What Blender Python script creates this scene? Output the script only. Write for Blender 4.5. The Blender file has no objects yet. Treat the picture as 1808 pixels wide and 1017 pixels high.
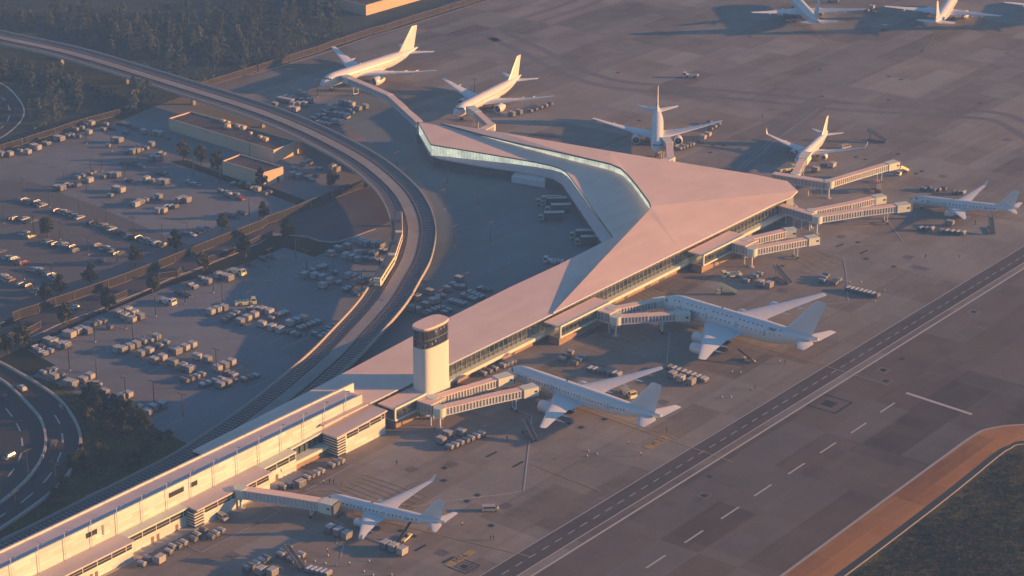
import bpy, bmesh, math, random
from mathutils import Vector, Matrix
rnd = random.Random(7)
R = math.radians
SC = bpy.context.scene
COL = SC.collection
# ------------------------------------------------------------- camera model (photo is 1808 x 1017)
F, YH, H = 4000.0, -1080.0, 322.0
P0 = math.atan((508.5 - YH) / F)
CP, SP = math.cos(P0), math.sin(P0)
def G(u, v, z=0.0):
    """ground point (or point at height z) seen at photo pixel u, v"""
    x = (u - 904) / F; y = (508.5 - v) / F
    dy = CP + SP * y; dz = -SP + CP * y
    t = (z - H) / dz
    return Vector((x * t, dy * t, z))
A0 = R(51.6)
U = Vector((math.cos(A0), math.sin(A0), 0)); N = Vector((math.sin(A0), -math.cos(A0), 0))
O0 = G(900, 587.5, 10); O0.z = 0
def W(s, n, z=0.0):
    """terminal frame: s along the facade, n out towards the apron"""
    return O0 + U * s + N * n + Vector((0, 0, z))
def px(pts, ox=0, oy=0, sc=1.0):
    return [(ox + p[0] / sc, oy + p[1] / sc) for p in pts]
# ------------------------------------------------------------- materials
MATS = {}
def mat(name, col, rough=0.6, metal=0.0, nscale=None, namt=0.12, emit=None, estr=0.0, spec=0.5, bump=0.0):
    if name in MATS: return MATS[name]
    m = bpy.data.materials.new(name); m.use_nodes = True
    nt = m.node_tree; b = nt.nodes['Principled BSDF']
    b.inputs['Roughness'].default_value = rough; b.inputs['Metallic'].default_value = metal
    b.inputs['Specular IOR Level'].default_value = spec
    c = tuple(col) + (1,)
    tc = nt.nodes.new('ShaderNodeTexCoord')
    nz = nt.nodes.new('ShaderNodeTexNoise'); nz.inputs['Scale'].default_value = nscale or 0.35
    nz.inputs['Detail'].default_value = 5
    nt.links.new(tc.outputs['Object'], nz.inputs['Vector'])
    mx = nt.nodes.new('ShaderNodeMix'); mx.data_type = 'RGBA'
    mx.inputs[6].default_value = tuple(x * (1 - namt) for x in col) + (1,)
    mx.inputs[7].default_value = tuple(min(1, x * (1 + namt)) for x in col) + (1,)
    nt.links.new(nz.outputs['Fac'], mx.inputs[0]); nt.links.new(mx.outputs[2], b.inputs['Base Color'])
    if bump:
        bp = nt.nodes.new('ShaderNodeBump'); bp.inputs['Strength'].default_value = bump
        nt.links.new(nz.outputs['Fac'], bp.inputs['Height']); nt.links.new(bp.outputs['Normal'], b.inputs['Normal'])
    if emit:
        b.inputs['Emission Color'].default_value = tuple(emit) + (1,); b.inputs['Emission Strength'].default_value = estr
    MATS[name] = m
    return m
def node(nt, kind, **kw):
    n = nt.nodes.new(kind)
    for k, v in kw.items():
        if k.startswith('i_'): n.inputs[k[2:].replace('_', ' ')].default_value = v
        else: setattr(n, k, v)
    return n
def slab_mat(name, col, var=0.16, s1=(26, 12), s2=(7.5, 7.5), joint=0.12, tint=(1.0, .93, .88), stain=0.25, rough=0.75):
    """poured slabs: big and small rectangular pours of slightly different tone, joints, stains, streaks"""
    m = bpy.data.materials.new(name); m.use_nodes = True; nt = m.node_tree; b = nt.nodes['Principled BSDF']
    b.inputs['Roughness'].default_value = rough; b.inputs['Specular IOR Level'].default_value = 0.25
    geo = node(nt, 'ShaderNodeNewGeometry')
    rot = node(nt, 'ShaderNodeVectorRotate', rotation_type='Z_AXIS'); rot.inputs['Angle'].default_value = -A0
    nt.links.new(geo.outputs['Position'], rot.inputs['Vector'])
    def cells(sx, sy, off):
        mp = node(nt, 'ShaderNodeVectorMath', operation='MULTIPLY'); mp.inputs[1].default_value = (1 / sx, 1 / sy, 0)
        nt.links.new(rot.outputs[0], mp.inputs[0])
        ad = node(nt, 'ShaderNodeVectorMath', operation='ADD'); ad.inputs[1].default_value = (off, off * 1.7, 0)
        nt.links.new(mp.outputs[0], ad.inputs[0])
        fl = node(nt, 'ShaderNodeVectorMath', operation='FLOOR'); nt.links.new(ad.outputs[0], fl.inputs[0])
        wn = node(nt, 'ShaderNodeTexWhiteNoise', noise_dimensions='2D'); nt.links.new(fl.outputs[0], wn.inputs['Vector'])
        fr = node(nt, 'ShaderNodeVectorMath', operation='FRACTION'); nt.links.new(ad.outputs[0], fr.inputs[0])
        return wn.outputs['Value'], fr.outputs[0]
    c1, _ = cells(s1[0], s1[1], 3.3); c2, f2 = cells(s2[0], s2[1], 0.4); c3, _ = cells(s1[0] * 2.6, s1[1] * 3.1, 7.9)
    def math_(op, a, bb, cl=False):
        n = node(nt, 'ShaderNodeMath', operation=op); n.use_clamp = cl
        for i, q in enumerate((a, bb)):
            if hasattr(q, 'node'): nt.links.new(q, n.inputs[i])
            else: n.inputs[i].default_value = q
        return n.outputs[0]
    v = math_('ADD', math_('MULTIPLY', c1, var), math_('MULTIPLY', c2, var * .35))
    v = math_('ADD', v, math_('MULTIPLY', c3, var * .9))
    nz = node(nt, 'ShaderNodeTexNoise'); nz.inputs['Scale'].default_value = .02; nz.inputs['Detail'].default_value = 6; nz.inputs['Roughness'].default_value = .62
    nt.links.new(geo.outputs['Position'], nz.inputs['Vector'])
    sm = node(nt, 'ShaderNodeVectorMath', operation='MULTIPLY'); sm.inputs[1].default_value = (.02, .35, .1)
    nt.links.new(rot.outputs[0], sm.inputs[0])
    n2 = node(nt, 'ShaderNodeTexNoise'); n2.inputs['Scale'].default_value = 1; n2.inputs['Detail'].default_value = 5
    nt.links.new(sm.outputs[0], n2.inputs['Vector'])
    n3 = node(nt, 'ShaderNodeTexNoise'); n3.inputs['Scale'].default_value = .35; n3.inputs['Detail'].default_value = 8; n3.inputs['Roughness'].default_value = .7
    nt.links.new(geo.outputs['Position'], n3.inputs['Vector'])
    v = math_('ADD', v, math_('MULTIPLY', nz.outputs['Fac'], stain * 1.6))
    v = math_('ADD', v, math_('MULTIPLY', n2.outputs['Fac'], stain * .7))
    v = math_('ADD', v, math_('MULTIPLY', n3.outputs['Fac'], stain * .8))
    v = math_('ADD', v, 1 - var * 1.12 - stain * 1.55)
    sep = node(nt, 'ShaderNodeSeparateXYZ'); nt.links.new(f2, sep.inputs[0])
    j = math_('MAXIMUM', math_('LESS_THAN', sep.outputs[0], .03), math_('LESS_THAN', sep.outputs[1], .03))
    v = math_('MULTIPLY', v, math_('SUBTRACT', 1.0, math_('MULTIPLY', j, joint)))
    mx = node(nt, 'ShaderNodeMix', data_type='RGBA')
    mx.inputs[6].default_value = (col[0] * tint[0], col[1] * tint[1], col[2] * tint[2], 1); mx.inputs[7].default_value = tuple(col) + (1,)
    nt.links.new(c1, mx.inputs[0])
    sc = node(nt, 'ShaderNodeVectorMath', operation='SCALE'); nt.links.new(mx.outputs[2], sc.inputs[0]); nt.links.new(v, sc.inputs['Scale'])
    nt.links.new(sc.outputs[0], b.inputs['Base Color'])
    bp = node(nt, 'ShaderNodeBump'); bp.inputs['Strength'].default_value = .25; bp.inputs['Distance'].default_value = .15
    nt.links.new(n3.outputs['Fac'], bp.inputs['Height']); nt.links.new(bp.outputs['Normal'], b.inputs['Normal'])
    MATS[name] = m
    return m
def grass_mat(name, c1, c2, scale=.05):
    m = bpy.data.materials.new(name); m.use_nodes = True; nt = m.node_tree; b = nt.nodes['Principled BSDF']
    b.inputs['Roughness'].default_value = .95; b.inputs['Specular IOR Level'].default_value = .1
    geo = node(nt, 'ShaderNodeNewGeometry')
    n1 = node(nt, 'ShaderNodeTexNoise'); n1.inputs['Scale'].default_value = scale; n1.inputs['Detail'].default_value = 9; n1.inputs['Roughness'].default_value = .72
    n2 = node(nt, 'ShaderNodeTexNoise'); n2.inputs['Scale'].default_value = scale * 16; n2.inputs['Detail'].default_value = 6; n2.inputs['Roughness'].default_value = .8
    for n in (n1, n2): nt.links.new(geo.outputs['Position'], n.inputs['Vector'])
    ad = node(nt, 'ShaderNodeMath', operation='MULTIPLY'); nt.links.new(n1.outputs['Fac'], ad.inputs[0]); nt.links.new(n2.outputs['Fac'], ad.inputs[1])
    cr = node(nt, 'ShaderNodeValToRGB')
    cr.color_ramp.elements[0].position = .16; cr.color_ramp.elements[0].color = tuple(c1) + (1,)
    cr.color_ramp.elements[1].position = .36; cr.color_ramp.elements[1].color = tuple(c2) + (1,)
    nt.links.new(ad.outputs[0], cr.inputs[0]); nt.links.new(cr.outputs[0], b.inputs['Base Color'])
    bp = node(nt, 'ShaderNodeBump'); bp.inputs['Strength'].default_value = .9; bp.inputs['Distance'].default_value = .6
    nt.links.new(n2.outputs['Fac'], bp.inputs['Height']); nt.links.new(bp.outputs['Normal'], b.inputs['Normal'])
    MATS[name] = m
    return m
def roof_mat(name, col, pitch=3.2, seam=.1):
    """sheet roof with faint seams, panel tone differences and grime"""
    m = bpy.data.materials.new(name); m.use_nodes = True; nt = m.node_tree; b = nt.nodes['Principled BSDF']
    b.inputs['Roughness'].default_value = .7; b.inputs['Specular IOR Level'].default_value = .2
    geo = node(nt, 'ShaderNodeNewGeometry')
    rot = node(nt, 'ShaderNodeVectorRotate', rotation_type='Z_AXIS'); rot.inputs['Angle'].default_value = -A0
    nt.links.new(geo.outputs['Position'], rot.inputs['Vector'])
    br = node(nt, 'ShaderNodeTexBrick'); br.offset = .37; br.inputs['Scale'].default_value = 1
    br.inputs['Brick Width'].default_value = 21; br.inputs['Row Height'].default_value = pitch
    br.inputs['Mortar Size'].default_value = .05; br.inputs['Mortar Smooth'].default_value = .3
    br.inputs['Color1'].default_value = tuple(c * .96 for c in col) + (1,); br.inputs['Color2'].default_value = tuple(min(1, c * 1.03) for c in col) + (1,)
    br.inputs['Mortar'].default_value = tuple(c * (1 - seam) for c in col) + (1,)
    nt.links.new(rot.outputs[0], br.inputs['Vector'])
    nz = node(nt, 'ShaderNodeTexNoise'); nz.inputs['Scale'].default_value = .06; nz.inputs['Detail'].default_value = 7; nz.inputs['Roughness'].default_value = .65
    nt.links.new(geo.outputs['Position'], nz.inputs['Vector'])
    mr = node(nt, 'ShaderNodeMapRange'); mr.inputs['From Min'].default_value = .3; mr.inputs['From Max'].default_value = .7; mr.inputs['To Min'].default_value = .9; mr.inputs['To Max'].default_value = 1.04
    nt.links.new(nz.outputs['Fac'], mr.inputs[0])
    sc = node(nt, 'ShaderNodeVectorMath', operation='SCALE'); nt.links.new(br.outputs['Color'], sc.inputs[0]); nt.links.new(mr.outputs[0], sc.inputs['Scale'])
    nt.links.new(sc.outputs[0], b.inputs['Base Color'])
    MATS[name] = m
    return m
def panel_mat(name, col, sx=6.0, sz=1.3, dark=.12, rough=.75):
    """wall cladding boards laid along the wall (terminal frame): long low panels of differing tone"""
    m = bpy.data.materials.new(name); m.use_nodes = True; nt = m.node_tree; b = nt.nodes['Principled BSDF']
    b.inputs['Roughness'].default_value = rough; b.inputs['Specular IOR Level'].default_value = .2
    geo = node(nt, 'ShaderNodeNewGeometry')
    rot = node(nt, 'ShaderNodeVectorRotate', rotation_type='Z_AXIS'); rot.inputs['Angle'].default_value = -A0
    nt.links.new(geo.outputs['Position'], rot.inputs['Vector'])
    sep = node(nt, 'ShaderNodeSeparateXYZ'); nt.links.new(rot.outputs[0], sep.inputs[0])
    cb = node(nt, 'ShaderNodeCombineXYZ'); nt.links.new(sep.outputs[0], cb.inputs[0]); nt.links.new(sep.outputs[2], cb.inputs[1])
    br = node(nt, 'ShaderNodeTexBrick'); br.offset = .5; br.inputs['Scale'].default_value = 1
    br.inputs['Brick Width'].default_value = sx; br.inputs['Row Height'].default_value = sz
    br.inputs['Mortar Size'].default_value = .03; br.inputs['Mortar Smooth'].default_value = .2
    br.inputs['Color1'].default_value = tuple(c * .84 for c in col) + (1,); br.inputs['Color2'].default_value = tuple(min(1, c * 1.1) for c in col) + (1,)
    br.inputs['Mortar'].default_value = tuple(c * (1 - dark) * .85 for c in col) + (1,)
    nt.links.new(cb.outputs[0], br.inputs['Vector'])
    nt.links.new(br.outputs['Color'], b.inputs['Base Color'])
    bp = node(nt, 'ShaderNodeBump'); bp.inputs['Strength'].default_value = .5; bp.inputs['Distance'].default_value = .05
    nt.links.new(br.outputs['Fac'], bp.inputs['Height']); bp.invert = True; nt.links.new(bp.outputs['Normal'], b.inputs['Normal'])
    MATS[name] = m
    return m
def glass_mat(name, tint, tr=.55, rough=.05, emit=None, estr=0):
    """window glass: partly see-through, partly mirror"""
    m = bpy.data.materials.new(name); m.use_nodes = True; nt = m.node_tree
    nt.nodes.remove(nt.nodes['Principled BSDF'])
    out = nt.nodes['Material Output']
    t = node(nt, 'ShaderNodeBsdfTransparent'); t.inputs['Color'].default_value = tuple(tint) + (1,)
    g = node(nt, 'ShaderNodeBsdfGlossy'); g.inputs['Roughness'].default_value = rough; g.inputs['Color'].default_value = (.85, .95, .95, 1)
    mx = node(nt, 'ShaderNodeMixShader'); mx.inputs[0].default_value = 1 - tr
    nt.links.new(t.outputs[0], mx.inputs[1]); nt.links.new(g.outputs[0], mx.inputs[2])
    last = mx.outputs[0]
    if emit:
        e = node(nt, 'ShaderNodeEmission'); e.inputs['Color'].default_value = tuple(emit) + (1,)
        geo = node(nt, 'ShaderNodeNewGeometry'); nz = node(nt, 'ShaderNodeTexNoise'); nz.inputs['Scale'].default_value = .25; nz.inputs['Detail'].default_value = 4
        nt.links.new(geo.outputs['Position'], nz.inputs['Vector'])
        mr = node(nt, 'ShaderNodeMapRange'); mr.inputs['From Min'].default_value = .3; mr.inputs['From Max'].default_value = .7; mr.inputs['To Min'].default_value = estr * .6; mr.inputs['To Max'].default_value = estr * 1.3
        nt.links.new(nz.outputs['Fac'], mr.inputs[0]); nt.links.new(mr.outputs[0], e.inputs['Strength'])
        ad = node(nt, 'ShaderNodeAddShader'); nt.links.new(last, ad.inputs[0]); nt.links.new(e.outputs[0], ad.inputs[1]); last = ad.outputs[0]
    nt.links.new(last, out.inputs['Surface'])
    MATS[name] = m
    return m
apronM = slab_mat('apron_concrete', (.205, .186, .166), var=.44, stain=.5, tint=(1.15, 1.0, .88))
courtShadeM = slab_mat('shade_tinted_concrete', (.150, .182, .20), var=.14, tint=(1.1, 1, .9))  # apron slabs darkened and blued: the terminal's shade put into the colour
lotM = slab_mat('lot_concrete', (.185, .19, .205), var=.10, s1=(18, 18), s2=(6, 6), joint=.06, stain=.32)
parkM = slab_mat('parking_asphalt', (.125, .12, .125), var=.06, s1=(60, 30), s2=(9, 200), joint=.03, stain=.3)
roadM = slab_mat('road_asphalt', (.085, .075, .08), var=.10, s1=(30, 4), s2=(200, 4), joint=.05, stain=.3)
hwyM = slab_mat('highway_asphalt', (.042, .038, .042), var=.05, s1=(80, 80), s2=(300, 300), joint=0, stain=.35)
stripM = slab_mat('strip_asphalt', (.085, .068, .066), var=.22, s1=(14, 2.2), s2=(9, 2.2), joint=.15, stain=.35)
rubM = slab_mat('tyre_rubbed_concrete', (.165, .148, .145), var=.08, s1=(40, 9), s2=(7.5, 7.5), joint=.1, stain=.45)
taxiM = slab_mat('taxiway_concrete', (.112, .098, .088), var=.5, s1=(32, 14), s2=(7.5, 7.5), joint=.08, stain=.3, tint=(1.25, 1.0, .82))
orangeM = slab_mat('orange_shoulder_paving', (.34, .16, .04), var=.35, s1=(16, 9), s2=(8, 8), joint=.1, tint=(1, .85, .75), stain=.35)
grassM = grass_mat('dark_grass', (.008, .009, .002), (.12, .10, .028))
grass2M = grass_mat('mown_verge', (.012, .018, .008), (.028, .034, .014), .08)
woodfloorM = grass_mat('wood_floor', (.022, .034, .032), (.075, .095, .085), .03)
whitePaint = mat('white_road_paint', (.46, .44, .42), .8, nscale=2, namt=.3)
greyPaint = mat('worn_white_paint', (.36, .34, .33), .8, nscale=2, namt=.3)
yellowPaint = mat('worn_yellow_paint', (.36, .26, .09), .8, nscale=1, namt=.35)
yellowSolid = mat('yellow_sign_paint', (.36, .25, .09), .8, nscale=.6, namt=.35)
blackPaint = mat('black_paint', (.012, .012, .014), .8)
kerbM = mat('kerb_concrete', (.42, .37, .33), .8, nscale=1)
roofM = roof_mat('pale_sheet_roof', (.88, .64, .52))
roofGreyM = roof_mat('grey_membrane_roof', (.62, .53, .52), pitch=2.4, seam=.14)
roofDarkM = slab_mat('dark_gravel_roof', (.085, .065, .065), var=.3, s1=(8, 3), s2=(4, 3), joint=.2, stain=.5)
creamM = panel_mat('cream_cladding', (.62, .66, .62), dark=.35)
creamPlain = mat('cream_render', (.62, .66, .57), .8, nscale=.3, namt=.07)
brownM = panel_mat('brown_stone_base', (.34, .24, .17), sx=2.4, sz=.7)
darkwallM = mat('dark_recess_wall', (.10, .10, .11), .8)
fasciaM = mat('dark_fascia', (.10, .10, .115), .5)
whiteM = mat('white_frame_metal', (.60, .64, .68), .45)
steelM = mat('dark_steel', (.035, .035, .04), .5)
blackM = mat('black_rubber', (.012, .012, .013), .7)
greyM = mat('grey_metal', (.28, .28, .29), .5, metal=.3)
glassLit = glass_mat('lit_pale_glass', (.85, .92, .86), .74, .25, (.78, .76, .60), .17)
glassClear = glass_mat('facade_glass', (.72, .78, .76), .72, .04)
glassDark = mat('dark_glass', (.02, .025, .03), .08, spec=.9)
glassBlue = mat('bridge_glass', (.30, .33, .35), .15, spec=.8, nscale=.5, namt=.5)
interM = mat('interior_floor', (.17, .165, .16), .5, nscale=.3, namt=.5)
planeM = mat('aircraft_white_paint', (.70, .69, .69), .3, nscale=.15, namt=.03, spec=.5)
planeGreyM = mat('aircraft_grey_paint', (.45, .45, .46), .4)
deckM = slab_mat('viaduct_concrete', (.29, .27, .26), var=.08, s1=(12, 30), s2=(14, 60), joint=.1, stain=.25)
ballM = mat('track_bed', (.105, .09, .088), .9, nscale=1.2, namt=.4)
tieM = mat('concrete_sleeper', (.28, .25, .24), .8, nscale=.6, namt=.25)
railM = mat('rail_steel', (.12, .09, .08), .35, metal=.6)
def screen_mat(name, col, tr):
    m = bpy.data.materials.new(name); m.use_nodes = True; nt = m.node_tree; nt.nodes.remove(nt.nodes['Principled BSDF'])
    t = node(nt, 'ShaderNodeBsdfTransparent'); d = node(nt, 'ShaderNodeBsdfDiffuse'); d.inputs['Color'].default_value = tuple(col) + (1,)
    geo = node(nt, 'ShaderNodeNewGeometry'); nz = node(nt, 'ShaderNodeTexNoise'); nz.inputs['Scale'].default_value = .2; nt.links.new(geo.outputs['Position'], nz.inputs['Vector'])
    mr = node(nt, 'ShaderNodeMapRange'); mr.inputs['To Min'].default_value = 1 - tr - .12; mr.inputs['To Max'].default_value = 1 - tr + .12; nt.links.new(nz.outputs['Fac'], mr.inputs[0])
    mx = node(nt, 'ShaderNodeMixShader'); nt.links.new(mr.outputs[0], mx.inputs[0]); nt.links.new(t.outputs[0], mx.inputs[1]); nt.links.new(d.outputs[0], mx.inputs[2]); nt.links.new(mx.outputs[0], nt.nodes['Material Output'].inputs['Surface'])
    return m
fenceM = screen_mat('brown_fence_screen', (.055, .05, .046), .35); thinM = screen_mat('thin_mesh', (.12, .09, .075), .72)
postM = mat('pale_fence_post', (.21, .195, .18), .7)
barkM = mat('bark', (.10, .075, .055), .9)
def leaf(name, c, sat=.6):
    m = mat(name, c, .8, nscale=.35, namt=sat, spec=.1); return m
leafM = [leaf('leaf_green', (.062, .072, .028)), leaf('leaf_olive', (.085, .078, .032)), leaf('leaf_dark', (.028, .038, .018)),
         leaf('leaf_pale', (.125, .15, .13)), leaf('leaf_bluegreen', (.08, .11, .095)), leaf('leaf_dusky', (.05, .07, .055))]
# ------------------------------------------------------------- mesh builder
class MB:
    def __init__(s): s.v = []; s.f = []
    def add(s, vs, fs):
        o = len(s.v); s.v += [tuple(p) for p in vs]; s.f += [tuple(i + o for i in f) for f in fs]; return s
    def box(s, x0, x1, y0, y1, z0, z1, M=None):
        vs = [(x, y, z) for z in (z0, z1) for y in (y0, y1) for x in (x0, x1)]
        if M: vs = [M @ Vector(p) for p in vs]
        return s.add(vs, [(0, 2, 3, 1), (4, 5, 7, 6), (0, 1, 5, 4), (2, 6, 7, 3), (0, 4, 6, 2), (1, 3, 7, 5)])
    def prism(s, poly, z0, z1, z1s=None, z0s=None, cap0=True):
        n = len(poly)
        a = sum(poly[i][0] * poly[(i + 1) % n][1] - poly[(i + 1) % n][0] * poly[i][1] for i in range(n))
        idx = list(range(n)) if a > 0 else list(range(n - 1, -1, -1))
        b = [(poly[i][0], poly[i][1], z0s[i] if z0s else z0) for i in idx]
        t = [(poly[i][0], poly[i][1], z1s[i] if z1s else z1) for i in idx]
        fs = [tuple(range(n, 2 * n))] + ([tuple(range(n - 1, -1, -1))] if cap0 else [])
        fs += [(i, (i + 1) % n, n + (i + 1) % n, n + i) for i in range(n)]
        return s.add(b + t, fs)
    def sheet(s, poly, z):
        n = len(poly); a = sum(poly[i][0] * poly[(i + 1) % n][1] - poly[(i + 1) % n][0] * poly[i][1] for i in range(n))
        p = list(poly) if a > 0 else list(poly)[::-1]
        return s.add([(q[0], q[1], z) for q in p], [tuple(range(n))])
    def cyl(s, c, r, z0, z1, n=10, r1=None):
        r1 = r if r1 is None else r1
        vs = [(c[0] + r * math.cos(2 * math.pi * i / n), c[1] + r * math.sin(2 * math.pi * i / n), z0) for i in range(n)]
        vs += [(c[0] + r1 * math.cos(2 * math.pi * i / n), c[1] + r1 * math.sin(2 * math.pi * i / n), z1) for i in range(n)]
        return s.add(vs, [tuple(range(n - 1, -1, -1)), tuple(range(n, 2 * n))] + [(i, (i + 1) % n, n + (i + 1) % n, n + i) for i in range(n)])
    def tube(s, a, b, r, n=6, r1=None):
        a = Vector(a); b = Vector(b); r1 = r if r1 is None else r1
        d = (b - a).normalized(); q = Vector((0, 0, 1)) if abs(d.z) < .9 else Vector((1, 0, 0))
        e = d.cross(q).normalized(); f = e.cross(d)
        vs = [a + (e * math.cos(2 * math.pi * i / n) + f * math.sin(2 * math.pi * i / n)) * r for i in range(n)]
        vs += [b + (e * math.cos(2 * math.pi * i / n) + f * math.sin(2 * math.pi * i / n)) * r1 for i in range(n)]
        return s.add(vs, [tuple(range(n - 1, -1, -1)), tuple(range(n, 2 * n))] + [((i + 1) % n, i, n + i, n + (i + 1) % n)[::-1] for i in range(n)])
    def loft(s, rings, cap=True, closed=True):
        n = len(rings[0]); vs = [p for r in rings for p in r]; fs = []
        for k in range(len(rings) - 1):
            for i in range(n if closed else n - 1):
                j = (i + 1) % n
                fs.append((k * n + i, k * n + j, (k + 1) * n + j, (k + 1) * n + i))
        if cap: fs += [tuple(range(n - 1, -1, -1)), tuple(range((len(rings) - 1) * n, len(rings) * n))]
        return s.add(vs, fs)
    def wheel(s, x, y, r, w, n=12):
        vs = [(x + r * math.cos(2 * math.pi * i / n), y - w / 2, r + r * math.sin(2 * math.pi * i / n)) for i in range(n)]
        vs += [(p[0], y + w / 2, p[2]) for p in vs]
        return s.add(vs, [tuple(range(n)), tuple(range(2 * n - 1, n - 1, -1))] + [((i + 1) % n, i, n + i, n + (i + 1) % n) for i in range(n)])
    def mesh(s, name, m, smooth=False):
        me = bpy.data.meshes.new(name); me.from_pydata([tuple(p) for p in s.v], [], s.f)
        for mm in (m if isinstance(m, (list, tuple)) else [m]): me.materials.append(mm)
        bm = bmesh.new(); bm.from_mesh(me); bmesh.ops.recalc_face_normals(bm, faces=bm.faces)
        big = [f for f in bm.faces if len(f.verts) > 8 and f.calc_area() > 2000]
        if big: bmesh.ops.triangulate(bm, faces=big, quad_method='BEAUTY', ngon_method='BEAUTY')
        bm.to_mesh(me); bm.free()
        if smooth:
            for p in me.polygons: p.use_smooth = True
            if smooth != 2:
                try: me.set_sharp_from_angle(angle=R(38))
                except Exception: pass
        me.update(); return me
    def build(s, name, m, parent=None, smooth=False):
        return link(name, s.mesh(name, m, smooth), parent)
def link(name, me, parent=None, loc=None, rz=0.0):
    o = bpy.data.objects.new(name, me); COL.objects.link(o)
    if parent: o.parent = parent
    if loc is not None: o.location = loc
    if rz: o.rotation_euler.z = rz
    return o
def tag(o, label=None, cat=None, group=None, kind=None):
    if label: o['label'] = label
    if cat: o['category'] = cat
    if group: o['group'] = group
    if kind: o['kind'] = kind
    return o
def empty(name, loc, rz=0.0, label=None, cat=None, group=None):
    o = bpy.data.objects.new(name, None); COL.objects.link(o); o.location = loc; o.rotation_euler.z = rz
    o.empty_display_size = .5
    return tag(o, label, cat, group)
KIDS = {}
def copy_tree(o, parent=None):
    c = o.copy(); COL.objects.link(c); c.parent = parent
    for ch in KIDS.get(o.name, ()): copy_tree(ch, c)
    return c
def reg(root):
    """remember children of a prototype so that copies are cheap"""
    for o in list(bpy.data.objects):
        if o.parent: KIDS.setdefault(o.parent.name, [])
    KIDS.clear()
    for o in list(bpy.data.objects):
        if o.parent: KIDS.setdefault(o.parent.name, []).append(o)
class Proto:
    """first use moves the prototype itself, later uses copy it"""
    def __init__(s, root): s.root = root; s.used = False
    def put(s, loc, rz, label, group=None, cat=None):
        if not s.used: o = s.root; s.used = True
        else: o = copy_tree(s.root)
        o.location = loc; o.rotation_euler.z = rz; o['label'] = label
        if cat: o['category'] = cat
        if group: o['group'] = group
        elif 'group' in o: del o['group']
        return o
def struct(name, mb, m): return tag(mb.build(name, m), kind='structure')
ORD = ['first', 'second', 'third', 'fourth', 'fifth', 'sixth', 'seventh', 'eighth', 'ninth', 'tenth', 'eleventh', 'twelfth', 'thirteenth', 'fourteenth', 'fifteenth', 'sixteenth', 'seventeenth', 'eighteenth', 'nineteenth', 'twentieth'] + ['twenty-' + w for w in ('first', 'second', 'third', 'fourth', 'fifth', 'sixth', 'seventh', 'eighth', 'ninth')]
def ordl(i, n):
    if n == 1: return 'lone'
    if i == 0: return 'leftmost'
    if i == n - 1: return 'rightmost'
    return ORD[i] + ' from left'
HAZE = 0.00028; SUN_EL = 10.2; SKY = 0.060; SUN = 5.0; SUNC = (1.0, .465, .13); EXPO = 1.55
SKYTINT = (.67, .93, 1.15); HAZEC = (.18, .38, .84)
# ============================================================= the ground
GB = [(-1480, -330), (1480, -330), (1480, 2280), (-1480, 2280)]
struct('ground', MB().sheet(GB, 0), grassM)
def pg(pts, z=0): return [G(p[0], p[1]) for p in pts]
apr = [(-260, 330), (0, 278), (100, 247), (213, 213), (300, 178), (360, 156), (600, 83), (870, -2), (1100, -75), (1700, -300), (3200, -300), (3200, 700), (2300, 745), (1808, 750),
       (1745, 757), (1718, 768), (1380, 1017), (1150, 1190), (-400, 1190), (-500, 700)]
struct('apron', MB().sheet(pg(apr), .02), apronM)
lot = [(-100, 305), (0, 280), (100, 249), (213, 215), (300, 180), (460, 205), (640, 300), (640, 330), (300, 445), (240, 410), (60, 345), (-60, 345)]
struct('lot_pavement', MB().sheet(pg(lot), .036), lotM)
struct('parking_pavement', MB().sheet(pg([(-160, 300), (0, 318), (60, 322), (170, 365), (330, 432), (335, 448), (260, 480), (150, 535), (20, 575), (-150, 640), (-300, 500)]), .052), parkM)
lot2 = [(48, 622), (120, 575), (215, 540), (300, 505), (440, 463), (502, 437), (555, 454), (615, 423), (760, 395), (740, 500), (620, 660), (340, 800), (290, 782), (150, 700), (48, 660)]
struct('courtyard_shade_tint', MB().sheet(pg([(745, 320), (640, 240), (560, 190), (600, 165), (690, 178), (738, 222), (765, 292), (900, 312), (985, 330), (1064, 432), (984, 475), (900, 520), (735, 604), (560, 700), (480, 735), (500, 705), (625, 600), (710, 540), (765, 430), (768, 370)]), .036), courtShadeM)  # cooler sheet over the apron behind the terminal, with shade painted in
struct('container_lot', MB().sheet(pg(lot2), .036), lotM)
# road between the fences, opening to the asphalt yard beside the viaduct
road = [(-150, 640), (0, 585), (23, 572), (120, 530), (300, 465), (460, 402), (640, 333), (700, 330), (735, 360), (700, 385), (660, 405), (608, 424), (585, 427), (560, 424), (540, 418), (515, 415), (480, 410), (430, 432), (355, 473), (300, 494), (210, 535), (150, 566), (60, 605), (0, 630), (-150, 690)]
struct('service_road', MB().sheet(pg(road), .068), roadM)
kb = MB()
def ribbon(mb, pts, w, z0, z1=None, n=None):
    """a strip of width w along world points"""
    P = [Vector((p[0], p[1], 0)) for p in pts]; L = []; Rr = []
    for i, p in enumerate(P):
        d = (P[min(i + 1, len(P) - 1)] - P[max(i - 1, 0)]).normalized(); q = Vector((-d.y, d.x, 0)) * w / 2
        L.append(p + q); Rr.append(p - q)
    for i in range(len(P) - 1):
        poly = [L[i], Rr[i], Rr[i + 1], L[i + 1]]
        if z1 is None: mb.sheet(poly, z0)
        else: mb.prism(poly, z0, z1)
    return mb
def smooth(P, k=6):
    P = [Vector(p) for p in P]; out = []
    Q = [P[0] * 2 - P[1]] + P + [P[-1] * 2 - P[-2]]
    for i in range(1, len(Q) - 2):
        a, b, c, d = Q[i - 1], Q[i], Q[i + 1], Q[i + 2]
        for j in range(k):
            t = j / k
            out.append(.5 * ((2 * b) + (c - a) * t + (2 * a - 5 * b + 4 * c - d) * t * t + (3 * b - a - 3 * c + d) * t ** 3))
    out.append(P[-1]); return out
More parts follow.
